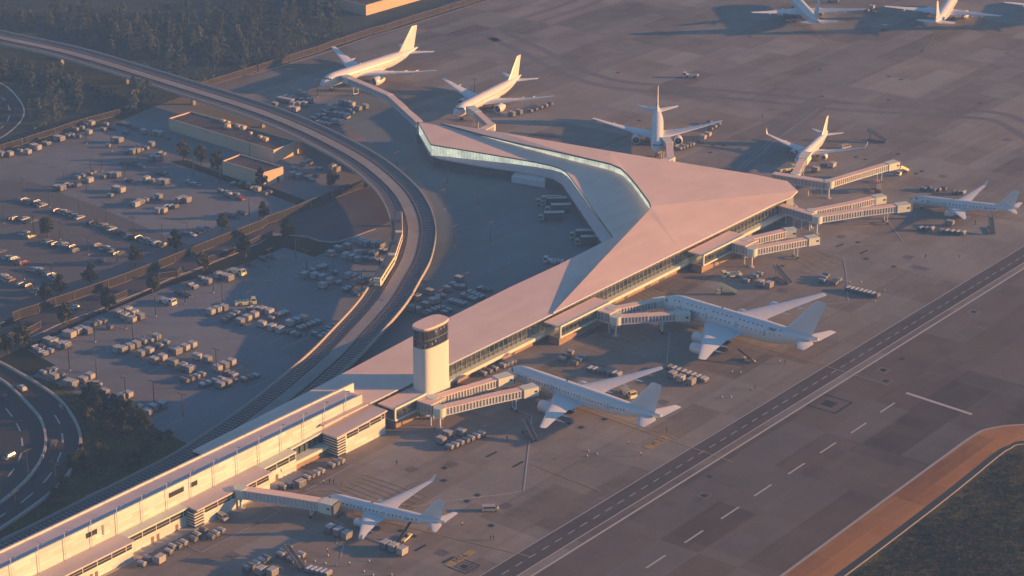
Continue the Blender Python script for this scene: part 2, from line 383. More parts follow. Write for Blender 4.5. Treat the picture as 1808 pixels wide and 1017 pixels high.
kerb_px = [(0, 618), (63, 592), (113, 569), (177, 546), (207, 533), (261, 511), (301, 492), (355, 472), (421, 446), (460, 428), (480, 416), (520, 416), (543, 418), (563, 425), (585, 427), (606, 424), (663, 404)]
ribbon(kb, smooth(pg(kerb_px), 4), .7, .0, .16)
struct('kerb', kb, kerbM)
# verges
struct('grass_verge', MB().sheet(pg([(0, 632), (60, 605), (150, 568), (210, 537), (300, 496), (355, 476), (430, 436), (480, 414), (520, 418), (543, 421), (563, 427), (585, 430), (612, 426), (585, 442), (555, 454), (502, 437), (440, 463), (300, 505), (215, 540), (120, 575), (48, 618), (98, 645), (55, 664), (0, 640), (-40, 640)]), .084), grass2M)
struct('grass_strip', MB().sheet(pg([(-150, 632), (0, 568), (23, 560), (100, 530), (300, 454), (460, 392), (540, 357), (612, 325), (650, 330), (460, 403), (300, 466), (110, 535), (0, 582), (-150, 642)]), .084), grass2M)
struct('grass_median', MB().sheet(pg([(300, 285), (330, 283), (430, 322), (470, 328), (540, 354), (525, 362), (480, 345), (430, 335), (380, 313)]), .084), grass2M)
struct('grass_bank', MB().sheet(pg([(55, 664), (98, 676), (145, 699), (255, 748), (330, 783), (296, 806), (220, 848), (60, 925), (0, 950), (-120, 1010), (-120, 950), (0, 925), (88, 877), (122, 840), (141, 790), (137, 752), (107, 710), (74, 684)]), .052), grassM)
# ---- highway curve at the lower left
oc = smooth(pg(px([(-120, -60), (0, 5), (30, 20), (100, 60), (200, 120), (290, 190), (350, 270), (380, 340), (383, 400), (370, 450), (325, 540), (240, 630), (120, 720), (0, 800), (-150, 880)], 0, 640, 2.698)), 4)
mc = smooth(pg(px([(-120, 30), (0, 85), (60, 130), (130, 200), (190, 270), (215, 340), (217, 400), (200, 460), (150, 540), (80, 610), (0, 675), (-120, 750)], 0, 640, 2.698)), 4)
struct('highway', MB().sheet([Vector((p.x, p.y, 0)) for p in oc], .068), hwyM)
wl = MB(); ribbon(wl, [p for p in oc], .9, .0, .95)
tag(wl.build('concrete_barrier', kerbM), 'pale concrete barrier along the outer edge of the curving highway', 'barrier')
wl = MB(); ribbon(wl, mc, .8, .0, .95); off = []
tag(wl.build('concrete_barrier', kerbM), 'pale concrete median barrier between the two highway carriageways', 'barrier')
lines = MB()
def dash(a, b, ox, oy, sc, w=.5):
    ribbon(lines, pg(px([a, b], ox, oy, sc)), w, .1)
for a, b in [((28, 220), (60, 260)), ((78, 290), (97, 328)), ((104, 360), (107, 398)), ((103, 432), (88, 470)), ((67, 508), (38, 545)), ((27, 717), (0, 738)), ((262, 252), (285, 293)), ((296, 338), (300, 383)), ((291, 428), (273, 475)), ((247, 525), (207, 575)), ((158, 622), (100, 670))]:
    dash(a, b, 0, 640, 2.698, .55)
# loop road at the upper left
lp = smooth(pg(px([(-150, 400), (0, 440), (60, 480), (110, 540), (128, 590), (110, 640), (60, 690), (0, 730), (-150, 800)], 0, 0, 2.991)), 4)
struct('ramp_road', MB().sheet([Vector((p.x, p.y, 0)) for p in lp], .068), hwyM)
ribbon(lines, lp, .9, .1)
for a, b in [((5, 515), (30, 530)), ((42, 555), (52, 585)), ((52, 610), (38, 645)), ((20, 665), (0, 680))]: dash(a, b, 0, 0, 2.991, .6)
# ---- dark service strip across the apron
def lineY(a, b, x): return a[1] + (b[1] - a[1]) * (x - a[0]) / (b[0] - a[0])
LA = ((900, 986.6), (1808, 437)); LB = ((920, 1014), (1808, 459))
s0, s1 = -90, 330
def along(p, q, t): return Vector(p).lerp(Vector(q), t)
a0, a1 = G(*LA[0]), G(*LA[1]); b0, b1 = G(920, 1014), G(1808, 459)
da = (a1 - a0).normalized()
ctr0 = (a0 + b0) / 2 - da * 160; ctr1 = (a1 + b1) / 2 + da * 260
wdt = abs((b0 - a0).dot(Vector((da.y, -da.x, 0))))
struct('service_strip', MB().sheet([ctr0 + Vector((da.y, -da.x, 0)) * k * wdt / 2 for k in (-1, 1)] + [ctr1 + Vector((da.y, -da.x, 0)) * k * wdt / 2 for k in (1, -1)], .036), stripM)
L = (ctr1 - ctr0).length; nn = Vector((da.y, -da.x, 0))
ribbon(lines, [ctr0 - nn * wdt / 2, ctr1 - nn * wdt / 2], .35, .1); ribbon(lines, [ctr0 + nn * wdt / 2, ctr1 + nn * wdt / 2], .35, .1)
k = 0
while k < L: ribbon(lines, [ctr0 + da * k, ctr0 + da * (k + 3.4)], .3, .1); k += 6.4
w0, w1 = G(940.8, 1016), G(1808, 474); dw = (w1 - w0).normalized()
ribbon(lines, [w0 - dw * 120, w1 + dw * 260], .75, .1)
# taxi dashes
for p in [(1158, 992), (1225, 948), (1289, 906), (1347, 866), (1406, 828), (1462, 791), (1516, 756), (1567, 720)]:
    c = G(*p); ribbon(lines, [c - dw * 5, c + dw * 5], .65, .1)
ribbon(lines, pg([(1600, 694), (1716, 732)]), 1.5, .1)
struct('lane_markings', lines, whitePaint)
INX = [(1230, 1128), (1380, 1017), (1640, 826), (1718, 770), (1748, 757), (1808, 750), (1960, 748), (2300, 750)]
q0 = w0 - dw * 110; q1 = w1 + dw * 250
struct('taxiway', MB().sheet([q0, q1] + [Vector(p) for p in reversed(smooth(pg(INX), 4))], .036), taxiM)
# ---- orange shoulder, drain strip and kerb at the grass
IN = smooth(pg([(1230, 1128), (1380, 1017), (1640, 826), (1718, 770), (1748, 757), (1808, 750), (1960, 748), (2300, 750)]), 5)
struct('edge_line', ribbon(MB(), IN, 1.0, .1), greyPaint)
OUT = smooth(pg([(1310, 1128), (1472, 1017), (1660, 875), (1752, 802), (1782, 786), (1812, 778), (1960, 776), (2300, 778)]), 5)
OUT2 = smooth(pg([(1338, 1128), (1492, 1017), (1668, 883), (1760, 808), (1784, 792), (1812, 784), (1960, 782), (2300, 784)]), 5)
def between(a, b, z):
    m = MB()
    for i in range(len(a) - 1): m.add([(a[i].x, a[i].y, z), (b[i].x, b[i].y, z), (b[i + 1].x, b[i + 1].y, z), (a[i + 1].x, a[i + 1].y, z)], [(0, 1, 2, 3)])
    return m
struct('orange_shoulder', between(IN, OUT, .068), orangeM)
struct('drain_strip', between(OUT, OUT2, .068), mat('drain_asphalt', (.022, .028, .026), .8))
struct('shoulder_kerb', ribbon(MB(), OUT2, .38, 0, .14), kerbM)
# ---- tyre-rubbed turning tracks on the far apron
def ptrack(pts, w, gap):
    P = smooth(pg(pts), 5); m = MB()
    for sgn in (-1, 1):
        Q = []
        for i, p in enumerate(P):
            d = (P[min(i + 1, len(P) - 1)] - P[max(i - 1, 0)]).normalized(); Q.append(p + Vector((-d.y, d.x, 0)) * sgn * gap)
        ribbon(m, Q, w, .04 + .004 * (sgn > 0))
    return m
struct('tyre_marks', ptrack(px([(-90, 170), (0, 215), (120, 270), (260, 345), (400, 405), (560, 445), (800, 470), (1376, 520), (1740, 560), (2240, 590), (2540, 612), (2640, 640), (2716, 680), (2900, 800)], 900, 0, 2.991), 4.5, 6), rubM)
struct('tyre_marks', ptrack(px([(0, 165), (100, 110), (300, 45), (420, 0), (640, -80)], 900, 0, 2.991), 4, 6), rubM)
struct('tyre_marks', ptrack(px([(700, 350), (830, 320), (1050, 240), (1270, 190)], 440, 0, 2.991), 7, 7), rubM)
mm = MB()
for q in (0, 1):
    a = [(1462, 190), (1438, 190), (1262, 330), (1286, 330)] if q else [(1432, 190), (1412, 190), (1236, 330), (1256, 330)]
    mm.sheet(pg(a), .052)
struct('dark_pavement_strips', mm, rubM)
# ---- painted stand markings
wm = MB(); ym = MB(); dm = MB()
def wl_(pts, ox=0, oy=0, sc=1, w=.45): ribbon(wm, pg(px(pts, ox, oy, sc)), w, .1)
for a in [[(210, 595), (345, 585), (600, 657), (790, 635), (810, 650), (950, 635), (820, 460)], [(340, 690), (520, 750), (540, 848), (556, 1060)], [(340, 660), (380, 655), (405, 640), (350, 625)]]: wl_(a, 1360, 270, 4.036)
wl_([(1497, 534), (1460, 537)])
for a in [[(165, 855), (275, 890), (465, 800)], [(755, 760), (845, 795), (830, 960)], [(900, 470), (1020, 510), (1215, 410)]]: wl_(a, 900, 320, 2.991)
for a in [[(650, 335), (700, 355), (850, 275)], [(1241, 625), (950, 660), (760, 692)], [(240, 635), (320, 605), (400, 605), (480, 640)], [(360, 730), (445, 770), (440, 800), (415, 865), (450, 870), (435, 930)], [(365, 445), (430, 470), (490, 490), (270, 610)], [(0, 790), (150, 705), (0, 650)]]: wl_(a, 440, 640, 2.698)
for a in [[(0, 215), (105, 255), (100, 330), (92, 395), (67, 610), (0, 625)]]: wl_(a, 900, 640, 2.698, .5)
for a in [[(785, 820), (960, 905), (1241, 760)]]: wl_(a, 0, 640, 2.698, .5)
for a in [[(1376, 740), (1080, 1010)], [(1376, 770), (1170, 940)]]: wl_(a, 900, 0, 2.991, .35)
for a in [[(0, 790), (300, 570)], [(0, 815), (10, 800)], [(350, 95), (460, 60), (520, 75)]]: wl_(a, 1348, 0, 2.991, .35)
def hatch(poly, n, w=.35):
    P = pg(poly)
    for i in range(4): ribbon(ym, [P[i], P[(i + 1) % 4]], w, .1)
    for i in range(n + 1):
        t = i / n; ribbon(ym, [P[0].lerp(P[1], t), P[3].lerp(P[2], t)], w, .104)
hatch(px([(435, 600), (555, 535), (860, 640), (720, 720)], 440, 640, 2.698), 5)
hatch(px([(640, 600), (735, 545), (830, 580), (700, 640)], 900, 320, 2.991), 5)
hatch([(1000, 618), (1080, 575), (1150, 600), (1080, 640)], 5)
hatch([(1400, 455), (1440, 442), (1492, 462), (1440, 480)], 4, .3)
hatch([(905, 645), (990, 655), (1030, 680), (960, 672)], 4, .3)
for a in [[(0, 0), (60, 20), (100, 35)]]: pass
ribbon(ym, pg([(1040, 720), (1180, 770), (1200, 778)]), .35, .1); ribbon(ym, pg([(1120, 700), (1040, 660)]), .35, .1)
ribbon(ym, pg([(940, 820), (1060, 868)]), .35, .1); ribbon(ym, pg([(1230, 560), (1330, 600), (1440, 640)]), .35, .1)
ribbon(ym, pg([(1520, 395), (1640, 410), (1720, 420)]), .3, .1)
# lot stripes
def stripes(lst, ox, oy, sc, w=.28):
    for a, b in lst: wl_([a, b], ox, oy, sc, w)
stripes([((500, 650), (560, 740)), ((750, 650), (850, 695)), ((860, 565), (1020, 625)), ((970, 480), (1190, 560)), ((1140, 415), (1340, 490)), ((1440, 285), (1650, 360)), ((560, 730), (680, 765)),
         ((1300, 820), (1420, 760)), ((1430, 890), (1620, 790)), ((1570, 950), (1790, 850)), ((1720, 1005), (1805, 970))], 0, 500, 6.017)
stripes([((300, 820), (100, 925)), ((75, 950), (170, 905)), ((600, 350), (690, 310)), ((735, 410), (930, 320)), ((870, 475), (1030, 400)), ((1040, 520), (1230, 430)), ((1180, 575), (1500, 440)), ((220, 1010), (480, 890)), ((700, 920), (935, 820)), ((820, 1010), (1100, 880)), ((400, 800), (460, 770)), ((600, 840), (790, 760)), ((450, 290), (530, 255))], 300, 520, 6.017)
stripes([((270, 280), (490, 360)), ((230, 370), (350, 410)), ((80, 410), (210, 465)), ((510, 635), (640, 575)), ((660, 680), (720, 655)), ((800, 735), (990, 650)), ((960, 780), (1110, 710)), ((1110, 835), (1200, 790)), ((700, 540), (870, 480)), ((860, 600), (1000, 540)), ((1060, 620), (1130, 590))], 440, 400, 6.017)
stripes([((1340, 945), (1610, 830)), ((1500, 1015), (1770, 895)), ((940, 610), (1020, 575)), ((1190, 750), (1310, 695)), ((440, 560), (520, 530)), ((590, 635), (700, 585)), ((290, 510), (380, 475))], 30, 590, 6.017)
stripes([((730, 700), (990, 590))], 30, 760, 6.017)
stripes([((100, 250), (230, 340)), ((0, 420), (140, 370)), ((120, 420), (250, 350)), ((760, 510), (900, 470)), ((680, 470), (760, 430)), ((880, 500), (990, 520)), ((900, 780), (1060, 700)), ((1000, 770), (1170, 690)), ((1180, 790), (1300, 740)), ((1250, 760), (1400, 800)), ((0, 790), (330, 830)), ((100, 900), (440, 1000)), ((660, 980), (760, 930)), ((540, 980), (620, 950)), ((830, 660), (900, 640))], 0, 340, 6.017, .22)
# chevron islands
def island(x0, y0, x1, y1, hw, n):
    A = G(x0, y0); B = G(x1, y1); d = (B - A).normalized(); q = Vector((-d.y, d.x, 0)); L = (B - A).length
    P = []
    for i in range(9):
        t = math.pi / 2 + math.pi * i / 8; P.append(A + d * math.cos(t) * hw + q * math.sin(t) * hw)
    P += [B - q * hw, B + q * hw, A + q * hw]
    ribbon(wm, P, .28, .1)
    for i in range(n):
        c = A + d * L * (i + .2) / n; ribbon(wm, [c - q * hw * .9 - d * 1.2, c + q * hw * .9 + d * 1.2], .3, .104)
island(187, 617, 275, 588, 2.6, 8); island(345, 556, 412, 523, 2.6, 8); island(500, 491, 572, 462, 2.8, 9)
struct('stand_markings', wm, greyPaint); struct('yellow_markings', ym, yellowPaint)
# yellow stand numbers
def text_mesh(s, size):
    c = bpy.data.curves.new('t', 'FONT'); c.body = s; c.size = size; c.align_x = 'CENTER'; c.align_y = 'CENTER'; c.extrude = 0
    o = bpy.data.objects.new('t', c); COL.objects.link(o); bpy.context.view_layer.update()
    me = bpy.data.meshes.new_from_object(o); bpy.data.objects.remove(o); return me
for s, (x, y), w, l in (('M 23', (1162, 780), 3.2, 13), ('M16', (813, 986), 2.8, 12)):
    c = G(x, y); M = [c + dw * a * l / 2 + nn * b * w / 2 for a, b in ((-1, -1), (1, -1), (1, 1), (-1, 1))]
    struct('stand_number_panel', MB().sheet(M, .1), yellowSolid)
    me = text_mesh(s, 3.2); me.materials.clear(); me.materials.append(blackPaint)
    o = link('stand_number', me, None, (c.x, c.y, .12), math.atan2(dw.y, dw.x)); o['kind'] = 'structure'
# diamond (square) pit frames and pit covers
def sqframe(mb, c, r, w, z=.1):
    P = [c + dw * a * r + nn * b * r for a, b in ((-1, -1), (1, -1), (1, 1), (-1, 1))]
    for i in range(4):
        d = (P[(i + 1) % 4] - P[i]).normalized(); ribbon(mb, [P[i] - d * w / 2, P[(i + 1) % 4] + d * w / 2], w, z + .004 * (i % 2))
def cover(c, r, label, frame=None):
    m = MB().prism([c + dw * a * r + nn * b * r for a, b in ((-1, -1), (1, -1), (1, 1), (-1, 1))], .0, .09)
    o = empty('pit_cover', (0, 0, 0), 0, label, 'pit cover', 'pit covers in the apron'); m.build('lid', blackPaint, o)
    if frame:
        f = MB()
        for rr, ww in frame: sqframe(f, c, rr, ww, .075)
        f.build('frame', blackPaint if len(frame) > 1 or r > 1 else greyM, o)
cover(G(1464, 713), 2.2, 'large dark square pit cover framed by a wide black diamond line beyond the runway strip', [(5.6, .8)])
cover(G(819.5, 1000), 1.0, 'black pit cover inside two nested diamond frames beside the yellow M16 panel', [(3.2, .4), (1.9, .25)])
pits = px([(930, 503), (927, 563), (1087, 632), (1037, 661), (1153, 777), (722, 802), (784, 828)], 440, 640, 2.698) + px([(451, 271), (283, 290), (340, 310), (951, 544), (928, 634)], 900, 640, 2.698) \
    + px([(570, 37), (585, 88)], 1348, 640, 2.698) + px([(100, 448), (543, 410), (688, 451), (1112, 690), (732, 938), (635, 998), (498, 322)], 1348, 320, 2.991) \
    + px([(297, 369), (663, 405), (728, 420), (308, 508), (660, 528), (1142, 545), (837, 268), (1287, 282), (710, 813), (538, 842), (836, 905), (806, 918), (488, 830)], 1348, 0, 2.991) + px([(570, 384), (683, 637), (1107, 48), (1268, 195), (1073, 766), (1132, 768), (1060, 805)], 900, 0, 2.991)
for i, p in enumerate(pits): cover(G(*p), .85, 'small dark square pit cover set flush in the apron concrete', [(1.7, .22)] if i % 2 else None)
for p in px([(775, 510), (965, 485), (920, 908), (1060, 985), (1225, 683)], 440, 640, 2.698) + px([(762, 672), (905, 651), (733, 190)], 900, 640, 2.698) + px([(723, 78), (1168, 213), (563, 102)], 1348, 640, 2.698) + px([(412, 293), (766, 400), (805, 452), (850, 463), (1160, 752), (100, 577)], 1348, 320, 2.991) + px([(120, 600), (40, 580), (950, 932), (1290, 738)], 1348, 0, 2.991) + [(411, 981), (404, 986)]:
    sqframe(dm, G(*p), 1.5, .3, .1); sqframe(dm, G(*p), .7, .3, .1)
struct('faded_square_markings', dm, mat('faded_dark_paint', (.15, .11, .105), .8))
def grate(p, q, lab):
    a, b = G(*p), G(*q); d = (b - a).normalized(); w = Vector((-d.y, d.x, 0)) * .42
    tag(MB().prism([a - w, b - w, b + w, a + w], 0, .1).build('drain_grate', blackPaint), lab, 'drain grate', 'slot drains in the apron')
for p, q, lab in [(px([(1132, 450)], 440, 640, 2.698)[0], px([(1180, 426)], 440, 640, 2.698)[0], 'black slot drain grate right of the baggage carts behind the small parked jet'),
             ((906, 825), (924, 815), 'black slot drain grate beside the white line corner of the twin jet stand'), (px([(790, 898)], 440, 640, 2.698)[0], px([(842, 870)], 440, 640, 2.698)[0], 'black slot drain grate right of the belt loader at the small jet'),
             (px([(920, 955)], 440, 640, 2.698)[0], px([(975, 927)], 440, 640, 2.698)[0], 'black slot drain grate just left of the yellow M16 panel'), ((1477, 436), (1489, 431), 'left of two slot drain grates right of the double jet bridges'), ((1519, 448), (1532, 442), 'right of two slot drain grates right of the double jet bridges'), ((594, 914), (606, 906), 'black slot drain grate under the nose of the small parked jet')]: grate(p, q, lab)
# ============================================================= terminal
def P(u, v, z):  return G(u, v, z)
def offs(path, d):
    """offset a plan polyline sideways (left is positive)"""
    out = []
    for i, p in enumerate(path):
        a = path[max(i - 1, 0)]; b = path[min(i + 1, len(path) - 1)]
        t = Vector((b.x - a.x, b.y - a.y, 0)).normalized(); out.append(Vector((p.x - t.y * d, p.y + t.x * d, p.z)))
    return out
def wallstrip(path, z0, z1, th=.25, z0s=None, z1s=None):
    m = MB(); q = offs(path, th)
    for i in range(len(path) - 1):
        a0_, a1_ = (z0s[i], z0s[i + 1]) if z0s else (z0, z0)
        b0_, b1_ = (z1s[i], z1s[i + 1]) if z1s else (z1, z1)
        pl = [path[i], path[i + 1], q[i + 1], q[i]]
        m.prism(pl, 0, 0, z1s=[b0_, b1_, b1_, b0_], z0s=[a0_, a1_, a1_, a0_])
    return m
def resample(path, step):
    out = [path[0]]; acc = 0
    for i in range(len(path) - 1):
        d = (path[i + 1] - path[i]).length; n = max(1, int(round(d / step)))
        for k in range(1, n + 1): out.append(path[i].lerp(path[i + 1], k / n))
    return out
def lerpz(path, full, zs):
    """heights for resampled path points from those of the original vertices"""
    out = []
    for p in path:
        best = None
        for i in range(len(full) - 1):
            a, b = full[i], full[i + 1]; ab = Vector((b.x - a.x, b.y - a.y)); ap = Vector((p.x - a.x, p.y - a.y))
            t = max(0, min(1, ap.dot(ab) / max(ab.length_squared, 1e-6))); d = (ap - ab * t).length
            if best is None or d < best[0]: best = (d, zs[i] + (zs[i + 1] - zs[i]) * t)
        out.append(best[1])
    return out
def mullions(path, z0s, z1s, step, w=.12, dp=.18, rails=()):
    m = MB(); full = path; pp = resample(path, step)
    A = lerpz(pp, full, z0s); B = lerpz(pp, full, z1s)
    for p, a, b in zip(pp, A, B): m.box(p.x - w / 2, p.x + w / 2, p.y - dp / 2, p.y + dp / 2, a, b)
    for fr in rails:
        for i in range(len(pp) - 1):
            za = A[i] + (B[i] - A[i]) * fr; zb = A[i + 1] + (B[i + 1] - A[i + 1]) * fr
            m.tube((pp[i].x, pp[i].y, za), (pp[i + 1].x, pp[i + 1].y, zb), w * .5, 4)
    return m
T = empty('airport_terminal', W(0, -14), 0, 'long pale-roofed terminal with a sharp triangular wing and glazed front facing the jets', 'terminal')
TM = T.location.copy()
def tb(mb, name, m, parent=None, smooth=False):
    """build world-space geometry as a part of a thing whose empty carries a location"""
    par = parent or T
    root = par
    while root.parent: root = root.parent
    me = mb.mesh(name, m, smooth)
    if par.parent is None: me.transform(Matrix.Translation(-root.location))
    else: me.transform(Matrix.Translation(-root.location))
    return link(name, me, par)
g1, g2, g3 = P(985, 295, 10), P(1003, 306, 10), P(1083, 419, 10)
Lc = [P(738, 214, 10), P(761, 254.5, 10), P(900, 277.6, 10), P(945, 285.5, 10), P(975, 292, 10), P(990, 297, 10), P(1000, 303.5, 10), P(1008, 313, 10), g3]
low = Lc + [W(94.4, -28.4), W(63.2, -27.2), W(34.4, -27.3), W(-21.6, -25.2), W(-77, -21.5), W(-137.4, -18.9), W(-137.4, -9.9), W(-77.2, -9.9), W(-77.2, -1.2), W(-76, 1.0), W(185, .6), W(191, -8), W(184, -92), W(177, -150), W(171.5, -176)]
rf = MB().prism(low, 9.55, 10.0)
tb(rf, 'lower_roof', roofM)
# upper roof
def Z(u, v, z): return G(u, v, z)
Wp, i1, i2, i3, i4, i5, i6, i7 = Z(779, 217, 10.6), Z(848, 236, 11.2), Z(924, 254, 12.1), Z(1001, 270.5, 13.1), Z(1078, 288.4, 13.5), Z(1096, 296, 13.55), Z(1109, 307.6, 13.75), Z(1125, 326.5, 14.05)
V8, V, i9, i10, Q = Z(1147, 356, 14.65), Z(1149.5, 364, 14.8), Z(1144, 373, 14.4), Z(1060, 462, 12.3), W(23.6, 1.1, 10.32)
e60, e105, e171, e184, Tt = W(60, 1.1, 10.46), W(105, 1.1, 10.6), W(171, 1.1, 10.84), W(184.4, 2.2, 10.75), Z(1408.5, 337, 11)
n1, n2, n3, n4 = Z(1390, 319.7, 10.75), Z(1331, 307.7, 11.0), Z(1078, 266.7, 12.5), Z(884, 233.5, 11.8)
UP = [Wp, i1, i2, i3, i4, i5, i6, i7, V8, V, i9, i10, Q, e60, e105, e171, e184, Tt, n1, n2, n3, n4]
ix = {id(p): i for i, p in enumerate(UP)}
tris = [(Q, e60, i10), (i10, e60, e105), (i10, e105, i9), (i9, e105, V), (V, e105, e171), (V, e171, e184), (V, e184, Tt), (V, Tt, n1), (V, n1, n2), (V8, V, n2), (i7, V8, n2), (i6, i7, n2), (i6, n2, n3), (i5, i6, n3), (i4, i5, n3), (i3, i4, n3), (i3, n3, n4), (i2, i3, n4), (i1, i2, n4), (Wp, i1, n4)]
m = MB(); nU = len(UP)
m.v = [tuple(p) for p in UP] + [(p.x, p.y, p.z - .55) for p in UP]
for t in tris:
    a = [ix[id(q)] for q in t]; m.f.append(tuple(a)); m.f.append(tuple(nU + i for i in a[::-1]))
for i in range(nU):
    j = (i + 1) % nU; m.f.append((i, j, nU + j, nU + i))
ur = tb(m, 'upper_roof', roofM)
# dark fascia line along the inner rim and eave lip
fm = MB(); inner = [Wp, i1, i2, i3, i4, i5, i6, i7, V8, V, i9, i10, Q]
io = offs(inner, -.12)
for i in range(len(io) - 1):
    a, b = io[i], io[i + 1]; fm.tube((a.x, a.y, a.z - .45), (b.x, b.y, b.z - .45), .33, 4)
tb(fm, 'rim_trim', fasciaM, ur)
fm = MB(); pth = [Q, e60, e105, e171, e184]
for i in range(len(pth) - 1): fm.tube(pth[i] + Vector((0, 0, -.25)) + N * .15, pth[i + 1] + Vector((0, 0, -.25)) + N * .15, .3, 4)
tb(fm, 'eave_trim', whiteM, ur)
fm = MB().tube(W(-76, 1.1, 9.8), W(23.4, 1.1, 9.8), .26, 4); tb(fm, 'eave_trim', whiteM)
fm = MB()
for i in range(len(Lc) - 1): fm.tube(Lc[i] + Vector((0, 0, -.3)), Lc[i + 1] + Vector((0, 0, -.3)), .3, 4)
lw = [W(94.4, -28.4, 9.75), W(63.2, -27.2, 9.75), W(34.4, -27.3, 9.75), W(-21.6, -25.2, 9.75), W(-77, -21.5, 9.75), W(-137.4, -18.9, 9.75)]
for i in range(len(lw) - 1): fm.tube(lw[i], lw[i + 1], .22, 4)
tb(fm, 'roof_trim', fasciaM)
# clerestory
cl = offs(inner[1:12], .9)  # left of travel = under the roof
zt = [p.z - .5 for p in inner[1:12]]
cg = wallstrip(cl, 10.0, 0, .12, z0s=[10.02] * len(cl), z1s=zt); tb(cg, 'clerestory_glass', glassLit)
tb(mullions(cl, [10.02] * len(cl), zt, 1.9, .1, .2, (.5,)), 'clerestory_mullion_grid', whiteM)
bk = offs(cl, 3.4); tb(wallstrip(bk, 10.0, 0, .2, z0s=[10.02] * len(bk), z1s=[z - .1 for z in zt]), 'clerestory_back_wall', interM)
# left wing glazing + ledge
gz0 = [4.6, 4.8, 7.0, 7.5, 7.8, 7.9, 7.9, 8.0, 9.1]
gp = offs(Lc, .35); gp[0] = Lc[0] + (Lc[1] - Lc[0]).normalized() * .3
tb(wallstrip(gp, 0, 9.55, .12, z0s=gz0, z1s=[9.54] * 9), 'wing_glass', glassLit)
tb(mullions(offs(Lc, .2), gz0, [9.54] * 9, 1.5, .09, .2), 'wing_mullion_grid', whiteM)
tb(wallstrip(offs(gp, 3.0), 0, 9.5, .2, z0s=[4.6] * 9, z1s=[9.5] * 9), 'wing_back_wall', interM)
lo = [Lc[0] + (Lc[1] - Lc[0]).normalized() * .2, P(761, 277, 4.6), P(830, 290, 4.8), P(899, 300, 5.0), P(950, 308, 5.2), P(978, 315, 5.4), P(993, 325, 5.5), P(1047, 405, 6.2), P(1064, 429, 9.2)]
lo[0].z = 4.5
gl = resample(Lc, 12); lz = lerpz(gl, Lc, gz0)
lr = resample(lo, 10)
m = MB(); nG = 24
def param(path, n):
    Ls = [0]
    for i in range(len(path) - 1): Ls.append(Ls[-1] + (path[i + 1] - path[i]).length)
    out = []
    for k in range(n):
        t = Ls[-1] * k / (n - 1); i = 0
        while i < len(Ls) - 2 and Ls[i + 1] < t: i += 1
        out.append(path[i].lerp(path[i + 1], (t - Ls[i]) / max(1e-6, Ls[i + 1] - Ls[i])))
    return out
gin = [Vector((p.x, p.y, z)) for p, z in zip(Lc, gz0)]
A = param(gin, nG); B = param(lo, nG)
m = MB().loft([[a, b, b - Vector((0, 0, .5)), a - Vector((0, 0, .5))] for a, b in zip(A, B)]); tb(m, 'wing_ledge', roofGreyM)
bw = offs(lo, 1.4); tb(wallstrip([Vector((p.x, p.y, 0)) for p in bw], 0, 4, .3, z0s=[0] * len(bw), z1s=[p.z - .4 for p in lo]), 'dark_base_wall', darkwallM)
# rear walls of the spine
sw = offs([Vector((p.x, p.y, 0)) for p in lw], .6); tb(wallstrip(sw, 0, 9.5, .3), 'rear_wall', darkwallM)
# far sides
nr = [W(184.4, 1.6), W(192.2, .4), W(199.2, -9.5), W(198, -25), W(186, -92), W(181, -135), W(173, -176), Vector((Lc[0].x, Lc[0].y, 0))]
nr = offs(nr, 1.3)
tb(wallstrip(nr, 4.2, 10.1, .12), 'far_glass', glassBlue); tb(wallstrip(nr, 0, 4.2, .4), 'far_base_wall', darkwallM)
tb(wallstrip(offs([W(184.4, 1.9), W(192.6, .7), W(199.8, -9.5)], .1), 3.2, 4.2, .5), 'tip_ledge', creamPlain)
# south facade
def sbox(mb, s0, s1, n0, n1, z0, z1):
    p = [W(s0, n0), W(s1, n0), W(s1, n1), W(s0, n1)]; return mb.prism(p, z0, z1)
tb(sbox(MB(), -76, 184.4, -.7, -.58, 4.2, 9.55), 'facade_glass', glassClear)
mm = MB()
s = -76
while s < 184.4:
    sbox(mm, s - .08, s + .08, -.56, -.3, 4.2, 9.55); s += 2.6
for z in (5.5, 8.2): sbox(mm, -76, 184.4, -.55, -.42, z, z + .12)
tb(mm, 'facade_mullion_grid', greyM)
tb(sbox(MB(), -42, 184.4, -1.2, 1.7, 3.0, 4.2), 'facade_ledge', creamPlain)
tb(sbox(MB(), -76, 184.4, -1.3, -.95, 0, 3.0), 'stone_base_wall', brownM)
dr = MB(); s = -30
k = 0
while s < 180:
    if not (14 < s < 52 or 106 < s < 143): sbox(dr, s, s + (3.4 if k % 3 else 1.6), -.95, -.8, 0.05, 2.6)
    s += 9.5 + 4 * (k % 2); k += 1
tb(dr, 'service_door_row', darkwallM)
tb(sbox(MB(), -76, 184, -16, -.75, 3.9, 4.1), 'concourse_floor', interM); tb(sbox(MB(), -76, 184, -16.3, -16, 4.1, 9.5), 'concourse_back_wall', interM)
tr = MB(); s = -74; k = 0
while s < 183:
    tr.tube(W(s, -1.6, 4.1), W(s, -1.6, 9.5), .22, 6)
    tr.tube(W(s, -1.6, 9.3), W(s + 2.6, -1.6, 7.6), .14, 4); tr.tube(W(s + 2.6, -1.6, 7.6), W(s + 5.2, -1.6, 9.3), .14, 4)
    s += 5.2
tr.tube(W(-74, -1.6, 7.6), W(183, -1.6, 7.6), .12, 4)
tb(tr, 'interior_truss', steelM)
st = MB(); s = -72
while s < 180:
    for n_ in (-3.2, -5.4):
        if rnd.random() < .8: sbox(st, s, s + rnd.uniform(1.6, 3.2), n_, n_ + .7, 4.1, 4.1 + rnd.uniform(.5, 1.0))
    s += 4.2
tb(st, 'seat_rows', mat('pale_seating', (.6, .6, .58), .5, nscale=.4, namt=.5))
lt = MB(); s = -72
while s < 180: sbox(lt, s, s + 3.2, -9.2, -8.8, 9.3, 9.42); s += 6.4
